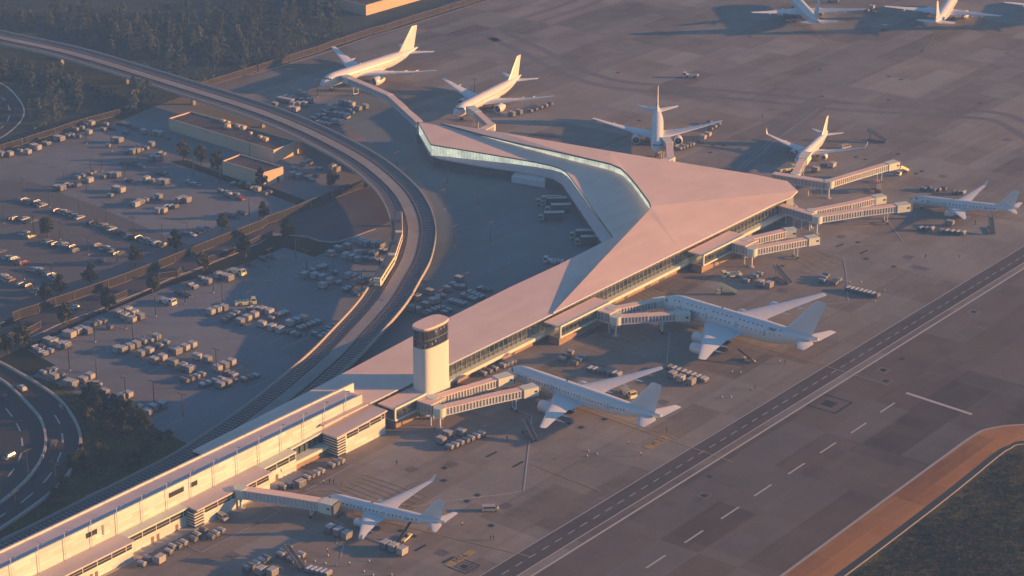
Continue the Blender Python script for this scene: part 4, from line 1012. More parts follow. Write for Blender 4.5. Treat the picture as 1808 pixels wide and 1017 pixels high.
# pale freight shelter in the elbow of the wing
o4 = empty('freight_shelter', G(940, 322), 0, 'pale blue-white freight shelter with a sloping roof in the elbow of the terminal', 'shelter')
f0, f1, f2, f3 = G(903, 322), G(962, 332), G(975, 322), G(913, 308)
m_ = MB(); hh = 5.6
m_.add([f0, f1, f2, f3, f0 + Vector((0, 0, 2.6)), f1 + Vector((0, 0, 2.9)), f2 + Vector((0, 0, 2.9)), f3 + Vector((0, 0, 2.6)), f0.lerp(f3, .5) + Vector((2, 0, hh)), f1.lerp(f2, .5) + Vector((-1.5, 0, hh)), f3.lerp(f0, .35) + Vector((2, 0, hh)), f2.lerp(f1, .35) + Vector((-1.5, 0, hh))],
       [(0, 1, 5, 4), (1, 2, 6, 5), (2, 3, 7, 6), (3, 0, 4, 7), (4, 5, 9, 8), (8, 9, 11, 10), (10, 11, 6, 7), (5, 6, 11, 9), (7, 4, 8, 10)])
tb(m_, 'shell', mat('shelter_sheet', (.62, .64, .66), .6), o4); 
# ---------------------------------------------------------- fences
def fence(label, pts, h=2.9, sp=9.0, screen=None, extra=True):
    P_ = [G(*p) for p in pts]; o = empty('perimeter_fence', P_[len(P_) // 2], 0, label, 'fence', None); o0 = o.location.copy()
    m_ = wallstrip(P_, .15, h - .1, .06); me = m_.mesh('screen', screen or fenceM); me.transform(Matrix.Translation(-o0)); link('screen', me, o)
    r_ = MB()
    for i in range(len(P_) - 1):
        for z in (.12, h): r_.tube(P_[i] + Vector((0, 0, z)), P_[i + 1] + Vector((0, 0, z)), .09, 4)
    me = r_.mesh('rail', postM); me.transform(Matrix.Translation(-o0)); link('rail', me, o)
    pm_ = MB().box(-.17, .17, -.17, .17, 0, h + .25).mesh('post', postM)
    for i, p in enumerate(resample(P_, sp)[:95]): link('post', pm_, o, p - o0)
    return o
fence('brown screened fence along the upper side of the sunken service road', px([(70, 742), (100, 728), (205, 695), (295, 660), (392, 628), (480, 598), (573, 566), (660, 535), (750, 500), (840, 465), (925, 430), (1010, 395), (1092, 362), (1175, 330), (1256, 298), (1376, 252)], 0, 320, 2.991) + px([(100, 226), (180, 200), (255, 170), (330, 138), (440, 95), (550, 55), (640, 22)], 440, 320, 2.991), 3.6, 8)
for i, (a, pts) in enumerate([('lowest', [(0, 852), (145, 812), (215, 775)]), ('second lowest', [(608, 634), (670, 608)]), ('middle', [(838, 520), (940, 505), (970, 480)]), ('second highest', [(1100, 430), (1150, 415), (1250, 380)]), ('highest', [(1320, 345), (1376, 318), (1440, 290)])]):
    fence(a + ' of the short fence panels along the lower side of the service road', px(pts, 0, 320, 2.991), 2.6, 7)
fence('brown perimeter fence along the wood at the far left', px([(-120, 840), (0, 800), (20, 793), (116, 765), (205, 735), (292, 708), (380, 678), (462, 652), (548, 630), (632, 608), (715, 580)], 0, 0, 2.991), 2.9, 9)
fence('long thin perimeter fence between the wood and the far apron', px([(1035, 480), (1122, 450), (1206, 425), (1290, 398), (1370, 372)], 0, 0, 2.991) + px([(50, 375), (208, 325), (285, 300), (362, 278), (435, 248), (510, 225), (580, 200), (650, 178), (722, 160), (795, 135), (865, 112), (932, 92), (1000, 72), (1065, 50), (1132, 30), (1200, 8), (1300, -20)], 440, 0, 2.991), 3.2, 9, thinM)
struct('fence_line_kerb', ribbon(MB(), pg(px([(0, 398), (208, 338), (365, 292), (510, 240), (650, 190), (795, 150), (932, 105), (1065, 65), (1200, 20), (1320, -15)], 440, 0, 2.991)), .9, .06), kerbM)
# ============================================================= aircraft
def aircraft(L, SP_, D, zc, eng, label, Hh=None, double=False, tailh=None, winglet=False, wing_x=.36, nwin=40, root=None, engD=None):
    """nose towards +x, origin on the ground under mid length"""
    Hh = Hh or D
    o = empty('parked_aircraft', (0, 0, 0), 0, label, 'aircraft', 'jets parked around the terminal')
    X = lambda t: L / 2 - t * L
    def prof(t):
        if t < .13:
            k = t / .13; r = math.sqrt(max(0, 1 - (1 - k) ** 2.1)); return max(r, .03), -.16 * (1 - k) ** 1.6
        if t < .68: return 1, 0
        k = (t - .68) / .32; r = 1 - .9 * k ** 1.45; return r, (1 - r) * .40
    def ringp(t, th, s=1.0):
        r, dz = prof(t); return Vector((X(t), D / 2 * r * s * math.cos(th), zc + dz * Hh + Hh / 2 * r * s * math.sin(th)))
    ts_ = [0, .004, .012, .025, .045, .07, .1, .13, .2, .3, .4, .5, .6, .68, .73, .78, .83, .88, .92, .955, .98, 1.0]
    fus = MB().loft([[ringp(t, 2 * math.pi * i / 28) for i in range(28)] for t in ts_]).build('fuselage', planeM, o, 1)
    # cockpit glazing
    def patch(t0, t1, a0, a1, nt=3, na=3, s=1.012):
        v = []; f = []
        for i in range(nt + 1):
            for j in range(na + 1): v.append(ringp(t0 + (t1 - t0) * i / nt, a0 + (a1 - a0) * j / na, s))
        for i in range(nt):
            for j in range(na): k = i * (na + 1) + j; f.append((k, k + 1, k + na + 2, k + na + 1))
        return MB().add(v, f)
    k_ = 6.0 / D
    for sg in (0, 1):
        for (a, b, c, d) in ((.032, .044, R(62), R(86)), (.042, .055, R(42), R(62)), (.054, .066, R(30), R(44))):
            if sg: c, d = math.pi - c, math.pi - d
            patch(a, b, c, d).build('cockpit_window', glassDark, fus)
    # cabin windows, doors
    rows = [R(13), R(45)] if double else [R(13)]
    ww, wh = (.5, .5)
    wm_ = MB().add([(-ww / 2, 0, -wh / 2), (ww / 2, 0, -wh / 2), (ww / 2, 0, wh / 2), (-ww / 2, 0, wh / 2)], [(0, 1, 2, 3)]).mesh('cabin_window', glassDark)
    cnt = 0; gaps = (.16, .33, .52, .70)
    lim = 100 // (2 * len(rows))
    for a in rows:
        for sd in (1, -1):
            n = min(lim, int(.68 * L / 1.25)); k = 0
            for i in range(n):
                t = .115 + .70 * i / n
                if any(abs(t - g) < .014 for g in gaps): continue
                th = a if sd > 0 else math.pi - a
                p = ringp(t, th, 1.006); w = link('cabin_window', wm_, fus, p, 0)
                w.rotation_euler = (a if sd > 0 else -a, 0, 0)
    for sd in (1, -1):
        for g in gaps:
            th0, th1 = (R(-4), R(27)) if sd > 0 else (math.pi - R(-4), math.pi - R(27))
            patch(g - .45 / L, g + .45 / L, th0, th1, 1, 3, 1.004).build('cabin_door', planeGreyM, fus)
    # lifting surfaces
    def foil(c, th, n=9):
        up = []; dn = []
        for i in range(n):
            x = .5 * (1 - math.cos(math.pi * i / (n - 1))); y = 5 * th * (.2969 * math.sqrt(x) - .126 * x - .3516 * x * x + .2843 * x ** 3 - .1036 * x ** 4)
            up.append((x, y)); dn.append((x, -y * .75))
        return [(c * x, c * y) for x, y in up] + [(c * x, c * y) for x, y in dn[-2:0:-1]]
    def surf(secs, name, m, sm=1, parent=None):
        return MB().loft([[Vector((xl - x, y, z + h)) for x, h in foil(c, th)] for (xl, y, z, c, th) in secs]).build(name, m, parent or o, sm)
    hs = SP_ / 2; rc = .205 * L if not double else .25 * L; tcd = .2 * rc; sw = math.tan(R(32 if L > 50 else 27)); xr = L / 2 - wing_x * L + .01 * L; zr = zc - Hh * .30
    dih = math.tan(R(5.5))
    for sg in (1, -1):
        ys = [0, D * .42, hs * .34, hs * .7, hs * .97, hs]
        cs_ = [rc * 1.1, rc, rc * .62, rc * .34, tcd * .95, tcd * .4]
        surf([(xr - y * sw + (.1 * rc if y == 0 else 0), sg * y, zr + y * dih + (.9 * (y / hs) ** 2.2), c, (.13, .13, .11, .10, .09, .05)[i]) for i, (y, c) in enumerate(zip(ys, cs_))], 'wing', planeM)
        ytip = hs; zt = zr + ytip * dih + .9
        if winglet:
            surf([(xr - ytip * sw + .05, sg * (ytip - .2), zt - .05, tcd * .9, .08), (xr - ytip * sw - .7, sg * (ytip + .35), zt + 1.0, tcd * .55, .08), (xr - ytip * sw - 1.5, sg * (ytip + .5), zt + 2.1, tcd * .3, .07)], 'winglet', planeM)
        # flap track fairings
        for fy in ((.3, .5, .66) if L > 50 else (.35, .6)):
            y = hs * fy; c = rc * (.62 - (fy - .34) * .78); x = xr - y * sw - c * .72; z = zr + y * dih + .9 * fy ** 2.2 - .25; s = D / 6
            MB().loft([[Vector((x - dx, sg * y + r * math.cos(q), z + dz + r * math.sin(q))) for q in [2 * math.pi * k / 8 for k in range(8)]] for dx, r, dz in ((0, .05, 0), (.8 * s, .32 * s, -.1), (2.4 * s, .28 * s, -.05), (4.6 * s, .04, .1))]).build('flap_fairing', planeM, o, 1)
        # tailplane
        th_ = .165 * L if L < 50 else .155 * L; tr_ = .105 * L; xt = L / 2 - .865 * L; zt2 = zc + Hh * .16
        surf([(xt, sg * .2, zt2, tr_, .1), (xt - .02 * L, sg * D * .3, zt2, tr_, .1), (xt - th_ * .68, sg * th_, zt2 + th_ * .1, tr_ * .4, .09), (xt - th_ * .75, sg * (th_ + .15), zt2 + th_ * .1, tr_ * .2, .05)], 'tailplane', planeM)
        # engines
        for ye in ([.32] if eng == 2 else [.36, .63]):
            y = hs * ye; ed = engD or D * .56; er = ed / 2; el = ed * 1.65
            if eng == 4 and ye > .5: er *= .95
            zl = zr + y * dih + .9 * ye ** 2.2; xl = xr - y * sw; ec = Vector((xl + el * .12, sg * y, zl - er * 1.12))
            prof_e = [(.50, .86), (.495, .93), (.46, 1.0), (.3, 1.06), (0, 1.04), (-.3, .86), (-.5, .62)]
            nc_ = MB().loft([[Vector((ec.x + el * a, ec.y + er * b * math.cos(q), ec.z + er * b * math.sin(q))) for q in [2 * math.pi * k / 20 for k in range(20)]] for a, b in [(.30, .80), (.42, .82)] + prof_e], cap=False).build('engine_nacelle', planeM, o, 1)
            fn_ = MB().add([Vector((ec.x + el * .32, ec.y + er * .82 * math.cos(q), ec.z + er * .82 * math.sin(q))) for q in [2 * math.pi * k / 20 for k in range(20)]], [tuple(range(20))]); fn_.build('fan', steelM, nc_)
            MB().loft([[Vector((ec.x + el * a, ec.y + er * b * math.cos(q), ec.z + er * b * math.sin(q))) for q in [2 * math.pi * k / 12 for k in range(12)]] for a, b in ((.33, .24), (.38, .16), (.43, .02))]).build('spinner', planeGreyM, nc_, 1)
            MB().loft([[Vector((ec.x + el * a, ec.y + er * b * math.cos(q), ec.z + er * b * math.sin(q))) for q in [2 * math.pi * k / 14 for k in range(14)]] for a, b in ((-.42, .56), (-.62, .42), (-.78, .05))]).build('exhaust_cone', greyM, nc_, 1)
            pw = .22 * D / 6 + .1
            MB().loft([[Vector((ec.x + el * .2, ec.y - pw, ec.z + er * .9)), Vector((ec.x + el * .2, ec.y + pw, ec.z + er * .9)), Vector((xl - 1.0, ec.y + pw, zl + .05)), Vector((xl - 1.0, ec.y - pw, zl + .05))],
                       [Vector((ec.x - el * .45, ec.y - pw, ec.z + er * .45)), Vector((ec.x - el * .45, ec.y + pw, ec.z + er * .45)), Vector((xl - el * .55, ec.y + pw, zl - .1)), Vector((xl - el * .55, ec.y - pw, zl - .1))]]).build('pylon', planeM, nc_)
    # fin
    fh = tailh or .15 * L; xf = L / 2 - .80 * L; z0 = zc + Hh * .36; fr = .155 * L
    fin = MB().loft([[Vector((xl - x, h, z)) for x, h in foil(c, th)] for (xl, z, c, th) in ((xf + .035 * L, z0 - .3, fr * 1.25, .05), (xf - .01 * L, z0 + .1 * fh, fr, .09), (xf - fh * .82, z0 + fh * .97, fr * .42, .09), (xf - fh * .88, z0 + fh, fr * .33, .06))]).build('tail_fin', planeM, o, 1)
    MB().loft([[ringp(.17 + .5 * 0, 0)] * 1] * 1, cap=False) if False else None
    # belly fairing
    MB().loft([[Vector((X(t), D * .5 * a * math.cos(q), zc - Hh * .30 + Hh * .26 * a * math.sin(q))) for q in [2 * math.pi * k / 16 for k in range(16)]] for t, a in ((wing_x - .04, .2), (wing_x + .02, .85), (wing_x + .1, 1.03), (wing_x + .22, 1.03), (wing_x + .3, .75), (wing_x + .35, .2))]).build('belly_fairing', planeM, o, 1)
    # beacon, antenna
    MB().box(X(.4) - .4, X(.4) + .4, -.05, .05, zc + Hh / 2 - .02, zc + Hh / 2 + .45).build('antenna', greyM, fus)
    # gear
    wr = D * .1 + .05
    def gear(x, y, n, name):
        zz = zc - Hh * .3; g = MB().tube((x, y, wr), (x, y, zz), .16 * D / 6 + .04, 8).build(name, planeGreyM, o, 1)
        for i in range(n):
            for s_ in (-1, 1):
                m_ = MB().wheel(0, 0, wr, wr * .7, 14); me = m_.mesh('wheel', blackM); me.transform(Matrix.Translation((x + (i - (n - 1) / 2) * wr * 2.3, y + s_ * wr * .8, 0))); link('wheel', me, g)
    gear(L / 2 - .1 * L, 0, 1, 'nose_gear')
    gx = xr - rc * .72
    for sg in (1, -1): gear(gx, sg * D * .75, 3 if L > 60 else (2 if L > 50 else 1), 'main_gear')
    if double:
        # short dark registration lettering, too small in the photo to read
        reg_ = text_mesh('0008', 1.5)
        for sd in (1, -1):
            th = R(38) if sd > 0 else math.pi - R(38); p = ringp(.735, th, 1.01)
            me = reg_.copy(); me.materials.clear(); me.materials.append(blackPaint); w = link('registration', me, fus, p)
            w.rotation_euler = (R(90 - 38), 0, math.pi) if sd > 0 else (R(90 - 38), 0, 0)
    return o
leadM = MB()
def place_plane(o, nose, tail, zn=5, zt=6):
    a = G(nose[0], nose[1], zn); b = G(tail[0], tail[1], zt); d = a - b; d.z = 0
    o.location = ((a.x + b.x) / 2, (a.y + b.y) / 2, 0); o.rotation_euler.z = math.atan2(d.y, d.x)
    e_ = d.normalized(); c_ = Vector((o.location.x, o.location.y, 0)); ribbon(leadM, [c_ + e_ * d.length * .45, c_ - e_ * (d.length * .5 + 28)], .4, .112)
    return d.length
place_plane(aircraft(68.5, 80, 7.0, 6.6, 4, 'large double-deck four-engine white jet at the double jet bridges', Hh=8.2, double=True, tailh=14.2, wing_x=.30, engD=3.7), (1164, 532), (1449, 607), 6, 8)
wide = aircraft(66.5, 65, 6.2, 5.4, 2, 'twin-engine white wide-body jet parked beside the control tower', tailh=11, wing_x=.33, engD=4.1)
place_plane(wide, (892, 652), (1172, 741), 5, 6.6)
narrow = aircraft(42, 44, 4.0, 3.5, 2, 'small white jet at the bottom, nose under the smooth jet bridge', tailh=7.0, winglet=True, wing_x=.33, engD=2.3)
place_plane(narrow, (571, 878), (790, 926), 3.3, 4.2)
reg(None)
def pl_copy(src, label, nose, tail, s=1.0, zn=5, zt=6):
    o = copy_tree(src); o['label'] = label; place_plane(o, nose, tail, zn, zt); o.scale = (s, s, s); return o
pl_copy(wide, 'golden-lit wide-body jet at the top left beyond the walkway bridge', (568, 149), (736, 88), 1.08, 5, 7)
pl_copy(wide, 'lit jet behind the middle of the terminal roof, nose pointing lower left', (800, 203), (922, 134), .96, 4.5, 6.5)
pl_copy(wide, 'white jet facing the camera head-on behind the pink roof', (1160, 268), (1161, 188), .93, 4.4, 6.2)
pl_copy(narrow, 'lit narrow jet beyond the wing tip with its fin catching the sun', (1405, 288), (1463, 232), 1.06, 3.4, 4.4)
pl_copy(narrow, 'shaded narrow jet at the far right, nose toward the double bridges', (1606, 352), (1801, 370), 1.06, 3.5, 4.6)
pl_copy(wide, 'shaded jet cut by the top edge, tail toward the camera', (1396, -8), (1447, 42), .98, 5, 6.6)
pl_copy(wide, 'lit jet cut by the top edge at the right, tail toward the camera', (1688, -10), (1648, 46), .98, 5, 6.6)
pl_copy(wide, 'jet at the top right corner showing only one wingtip', (1893, -18), (1864, 40), .98, 5, 6.6)
struct('lead_in_lines', leadM, yellowPaint)
# ============================================================= vehicles
boxG = mat('container_grey', (.21, .20, .19), .55, nscale=.7, namt=.2); boxW = mat('container_white', (.37, .35, .33), .5, nscale=.7, namt=.12)
boxB = mat('cart_blue_grey', (.12, .13, .15), .6, nscale=.7, namt=.2); topW = mat('cart_top', (.46, .46, .47), .5, nscale=.8, namt=.15)
yelV = mat('vehicle_cream', (.78, .70, .42), .4, nscale=.5, namt=.05); redM = mat('brick_red', (.30, .08, .05), .5)
def container(bm_, sx, sy, sz, name, cat, skew=True):
    o = empty(name, (0, 0, 0), 0, 'x', cat)
    b = MB()
    h0 = .55
    if skew:
        pr = [(-sx / 2, h0), (sx / 2 - .35, h0), (sx / 2, h0 + .6), (sx / 2, h0 + sz), (-sx / 2, h0 + sz)]
        b.loft([[(x, y, z) for x, z in pr] for y in (-sy / 2, sy / 2)])
    else: b.box(-sx / 2, sx / 2, -sy / 2, sy / 2, h0, h0 + sz)
    c = b.build('container', bm_, o)
    r = MB()
    for x in (-sx / 2 + .1, 0, sx / 2 - .1): r.box(x - .05, x + .05, -sy / 2 - .04, sy / 2 + .04, h0 + .65, h0 + sz + .05)
    r.box(-sx / 2 - .03, sx / 2 + .03, -sy / 2 - .04, -sy / 2 + .05, h0 + sz - .08, h0 + sz + .06); r.box(-sx / 2 - .03, sx / 2 + .03, sy / 2 - .05, sy / 2 + .04, h0 + sz - .08, h0 + sz + .06)
    r.build('edge_frame', topW, c)
    MB().box(-sx / 2 + .1, sx / 2 - .1, -sy / 2 + .1, sy / 2 - .1, h0 + sz, h0 + sz + .05).build('lid', topW, c)
    MB().box(-sx / 2 - .15, sx / 2 + .15, -sy / 2 - .05, sy / 2 + .05, .38, .54).box(sx / 2 + .15, sx / 2 + 1.1, -.06, .06, .4, .5).build('dolly_frame', steelM, o)
    for x in (-sx * .33, sx * .33):
        for y in (-sy * .42, sy * .42):
            me = MB().wheel(0, 0, .22, .14, 8).mesh('wheel', blackM); me.transform(Matrix.Translation((x, y, 0))); link('wheel', me, o)
    return o
def cart(col, topc):
    """covered baggage cart with curtain sides"""
    o = empty('baggage_cart', (0, 0, 0), 0, 'x', 'cart')
    MB().box(-1.3, 1.3, -.78, .78, .42, .56).box(1.3, 2.1, -.05, .05, .42, .5).build('platform', steelM, o)
    b = MB().box(-1.15, 1.15, -.68, .68, .56, 1.5).build('load', col, o)
    MB().loft([[(-1.3, -.8, 1.62), (-1.3, 0, 1.84), (-1.3, .8, 1.62), (-1.3, .8, 1.54), (-1.3, -.8, 1.54)], [(1.3, -.8, 1.62), (1.3, 0, 1.84), (1.3, .8, 1.62), (1.3, .8, 1.54), (1.3, -.8, 1.54)]]).build('roof', topc, o)
    p = MB()
    for x in (-1.25, 1.25):
        for y in (-.74, .74): p.box(x - .04, x + .04, y - .04, y + .04, .5, 1.58)
    p.build('corner_posts', greyM, o)
    for x in (-.85, .85):
        for y in (-.65, .65):
            me = MB().wheel(0, 0, .21, .14, 8).mesh('wheel', blackM); me.transform(Matrix.Translation((x, y, 0))); link('wheel', me, o)
    return o
def wheels(o, xs, y, r, w=.3):
    for x in xs:
        for s in (-1, 1):
            wh = MB().wheel(0, 0, r, w, 14).mesh('wheel', blackM); wh.transform(Matrix.Translation((x, s * y, 0))); k = link('wheel', wh, o)
            me = MB().wheel(0, 0, r * .5, w + .04, 10).mesh('hub', greyM); me.transform(Matrix.Translation((x, s * y, r * .5))); link('hub', me, k)
def car(col, kind='sedan', name='parked_car'):
    o = empty(name, (0, 0, 0), 0, 'x', 'car')
    pr = {'sedan': [(2.3, .35), (2.35, .62), (2.2, .82), (1.2, .95), (.45, 1.4), (-.9, 1.44), (-1.7, 1.0), (-2.25, .95), (-2.35, .6), (-2.3, .35)],
          'suv': [(2.3, .4), (2.35, .75), (2.2, 1.0), (1.3, 1.1), (.7, 1.68), (-2.0, 1.72), (-2.3, 1.1), (-2.35, .65), (-2.3, .4)]}[kind]
    body = MB()
    zs = .95 if kind == 'sedan' else 1.1
    def w_(z): return .9 if z < zs + .02 else .68
    n = len(pr)
    body.add([(x, -w_(z) * .96, z) for x, z in pr] + [(x, -w_(z), z + 0) for x, z in pr] + [(x, w_(z), z) for x, z in pr], [])
    body = MB().loft([[(x, -w_(z), z) for x, z in pr], [(x, w_(z), z) for x, z in pr]])
    b = body.build('body', col, o)
    if kind == 'sedan': g = [(1.12, .99), (.46, 1.36), (-.88, 1.40), (-1.62, 1.03)]
    else: g = [(1.22, 1.14), (.68, 1.62), (-1.95, 1.66), (-2.2, 1.16)]
    sg_ = MB()
    for s in (-1, 1): sg_.add([(g[0][0] - .1, s * .90, g[0][1]), (g[1][0], s * .70, g[1][1]), (g[2][0], s * .70, g[2][1]), (g[3][0] + .1, s * .90, g[3][1])], [(0, 1, 2, 3)])
    sg_.build('side_windows', glassDark, b)
    MB().add([(g[0][0] + .04, -.78, g[0][1]), (g[0][0] + .04, .78, g[0][1]), (g[1][0] + .05, .6, g[1][1] + .03), (g[1][0] + .05, -.6, g[1][1] + .03)], [(0, 1, 2, 3)]).build('windscreen', glassDark, b)
    MB().add([(g[3][0] - .06, -.76, g[3][1] + .02), (g[3][0] - .06, .76, g[3][1] + .02), (g[2][0] - .05, .6, g[2][1] + .03), (g[2][0] - .05, -.6, g[2][1] + .03)], [(0, 1, 2, 3)]).build('rear_window', glassDark, b)
    for s in (-1, 1): MB().box(2.28, 2.37, s * .62 - .18, s * .62 + .18, .6, .75).build('headlight', whiteM, b); MB().box(-2.37, -2.28, s * .65 - .15, s * .65 + .15, .7, .85).build('tail_light', redM, b)
    wheels(o, (1.4, -1.4), .8, .33, .2)
    return o
def tow(col, l=8.2):
    """low wide aircraft tow tractor with cab at the front"""
    o = empty('tow_tractor', (0, 0, 0), 0, 'x', 'tractor'); h = l / 2
    MB().loft([[(x, y * 1.35, z) for x, z in [(h, .5), (h, 1.5), (h - 2.0, 1.75), (-h + .4, 1.65), (-h, 1.3), (-h, .5)]] for y in (-1, 1)]).build('body', col, o)
    cb = MB().loft([[(x, y, z) for x, z in [(h - .05, 1.5), (h - .35, 2.75), (h - 1.9, 2.75), (h - 2.1, 1.6)]] for y in (-1.25, 1.25)]).build('cab', col, o)
    g = MB(); g.add([(h + .0, -1.1, 1.7), (h + .0, 1.1, 1.7), (h - .27, 1.1, 2.6), (h - .27, -1.1, 2.6)], [(0, 1, 2, 3)])
    for s in (-1, 1): g.add([(h - .3, s * 1.27, 1.75), (h - .5, s * 1.27, 2.6), (h - 1.75, s * 1.27, 2.6), (h - 1.9, s * 1.27, 1.75)], [(0, 1, 2, 3)])
    g.build('cab_window', glassDark, cb)
    r = MB()
    for k in range(3): r.box(-h + 1 + k * 1.3, -h + 1.8 + k * 1.3, -1.0, 1.0, 1.62, 1.78)
    r.build('deck_panel', greyM, o); wheels(o, (h - 2.3, -h + 2.0), 1.2, .72, .5)
    return o
def boxtruck(cabc, boxc, l=11.0):
    o = empty('box_truck', (0, 0, 0), 0, 'x', 'truck'); h = l / 2
    b = MB().box(-h, h - 2.6, -1.28, 1.28, 1.15, 3.9).build('cargo_box', boxc, o)
    MB().box(-h - .02, h - 2.55, -1.31, 1.31, 3.9, 4.0).build('box_roof', topW, b)
    c = MB().loft([[(x, y, z) for x, z in [(h, .6), (h, 1.6), (h - .25, 2.8), (h - 2.1, 2.95), (h - 2.3, .6)]] for y in (-1.2, 1.2)]).build('cab', cabc, o)
    MB().add([(h + .02, -1.05, 1.65), (h + .02, 1.05, 1.65), (h - .2, 1.05, 2.65), (h - .2, -1.05, 2.65)], [(0, 1, 2, 3)]).build('windscreen', glassDark, c)
    for s in (-1, 1): MB().add([(h - .3, s * 1.22, 1.7), (h - .4, s * 1.22, 2.6), (h - 1.6, s * 1.22, 2.6), (h - 1.6, s * 1.22, 1.7)], [(0, 1, 2, 3)]).build('side_window', glassDark, c)
    MB().box(-h + .2, h - .6, -.5, .5, .6, 1.14).build('chassis', steelM, o); wheels(o, (h - 1.3, -h + 2.8, -h + 1.5), 1.1, .5, .35)
    return o
def scissor():
    """catering lift truck, body raised"""
    o = empty('catering_truck', (0, 0, 0), 0, 'x', 'truck')
    b = MB().box(-3.4, 2.2, -1.25, 1.25, 2.4, 4.8).build('raised_body', boxW, o)
    MB().box(-3.5, 2.3, -1.3, 1.3, 4.8, 4.92).build('body_roof', redM, b)
    MB().box(2.3, 3.3, -1.2, 1.2, 4.2, 4.3).build('service_platform', greyM, b)
    c = MB().loft([[(x, y, z) for x, z in [(3.6, .6), (3.6, 1.5), (3.3, 2.2), (1.9, 2.25), (1.8, .6)]] for y in (-1.15, 1.15)]).build('cab', boxW, o)
    MB().add([(3.62, -1, 1.5), (3.62, 1, 1.5), (3.36, 1, 2.1), (3.36, -1, 2.1)], [(0, 1, 2, 3)]).build('windscreen', glassDark, c)
    m_ = MB()
    for s in (-1, 1): m_.tube((-2.6, s * .8, 1.0), (1.4, s * .8, 2.4), .1, 6).tube((-2.6, s * .8, 2.4), (1.4, s * .8, 1.0), .1, 6)
    m_.build('scissor_lift', steelM, o); MB().box(-3.4, 3.2, -.6, .6, .6, 1.0).build('chassis', steelM, o); wheels(o, (2.5, -2.3), 1.0, .48, .35)
    return o
def stairs(col, l=7.5, hgt=4.2, truck=False):
    o = empty('passenger_stairs', (0, 0, 0), 0, 'x', 'stairs')
    b = MB()
    for s in (-1, 1):
        b.loft([[(-l / 2, s * .8 - .05, .5), (-l / 2, s * .8 + .05, .5), (-l / 2, s * .8 + .05, 1.5), (-l / 2, s * .8 - .05, 1.5)], [(l / 2 - 1.5, s * .8 - .05, hgt - .4), (l / 2 - 1.5, s * .8 + .05, hgt - .4), (l / 2 - 1.5, s * .8 + .05, hgt + 1.0), (l / 2 - 1.5, s * .8 - .05, hgt + 1.0)], [(l / 2, s * .8 - .05, hgt - .4), (l / 2, s * .8 + .05, hgt - .4), (l / 2, s * .8 + .05, hgt + 1.0), (l / 2, s * .8 - .05, hgt + 1.0)]])
    b.build('side_panel', col, o)
    st_ = MB(); n = 12
    for i in range(n):
        x0 = -l / 2 + (l - 1.5) * i / n; z = .5 + (hgt - .5) * i / n; st_.box(x0, x0 + (l - 1.5) / n, -.75, .75, z - .1, z + .1)
    st_.box(l / 2 - 1.5, l / 2, -.75, .75, hgt - .2, hgt); st_.build('steps', greyM, o)
    MB().box(-l / 2 + .2, l / 2 - .4, -.9, .9, .4, .6).tube((l / 2 - 1.4, -.7, .5), (l / 2 - 1.4, -.7, hgt), .08, 6).tube((l / 2 - 1.4, .7, .5), (l / 2 - 1.4, .7, hgt), .08, 6).build('chassis', steelM, o)
    if truck:
        c = MB().loft([[(x, y, z) for x, z in [(l / 2 + .6, .5), (l / 2 + .6, 1.2), (l / 2 + .2, 1.9), (l / 2 - 1.2, 1.9), (l / 2 - 1.3, .5)]] for y in (-.95, .95)]).build('cab', col, o)
        MB().add([(l / 2 + .62, -.85, 1.2), (l / 2 + .62, .85, 1.2), (l / 2 + .26, .85, 1.85), (l / 2 + .26, -.85, 1.85)], [(0, 1, 2, 3)]).build('windscreen', glassDark, c)
    wheels(o, (l / 2 - 1.2, -l / 2 + 1.3), .85, .36, .25)
    return o
def belt():
    o = empty('belt_loader', (0, 0, 0), 0, 'x', 'loader')
    MB().loft([[(x, y, z) for x, z in [(2.6, .4), (2.6, .9), (-2.6, .9), (-2.6, .4)]] for y in (-1, 0.2)]).build('body', yelV, o)
    MB().loft([[(-4.2, .25, .7), (-4.2, 1.0, .7), (-4.2, 1.0, .95), (-4.2, .25, .95)], [(4.6, .25, 3.3), (4.6, 1.0, 3.3), (4.6, 1.0, 3.55), (4.6, .25, 3.55)]]).build('belt', blackM, o)
    MB().tube((1.6, .6, .8), (2.4, .6, 2.7), .08, 6).tube((-.8, .6, .8), (.6, .6, 2.1), .08, 6).build('lift_arm', steelM, o)
    MB().box(-.4, .4, -.9, 0, .9, 1.5).build('seat', blackM, o); wheels(o, (1.8, -1.8), .9, .36, .25)
    return o
def van(col=None):
    o = empty('service_van', (0, 0, 0), 0, 'x', 'van')
    b = MB().loft([[(x, y, z) for x, z in [(2.6, .4), (2.6, .95), (2.1, 1.2), (1.4, 1.95), (-2.6, 2.0), (-2.65, .4)]] for y in (-.95, .95)]).build('body', col or boxW, o)
    MB().add([(2.12, -.85, 1.24), (2.12, .85, 1.24), (1.47, .85, 1.9), (1.47, -.85, 1.9)], [(0, 1, 2, 3)]).build('windscreen', glassDark, b)
    for s in (-1, 1): MB().add([(1.9, s * .96, 1.25), (1.4, s * .96, 1.8), (-2.2, s * .96, 1.8), (-2.2, s * .96, 1.25)], [(0, 1, 2, 3)]).build('side_windows', glassDark, b)
    wheels(o, (1.6, -1.6), .85, .35, .22)
    return o
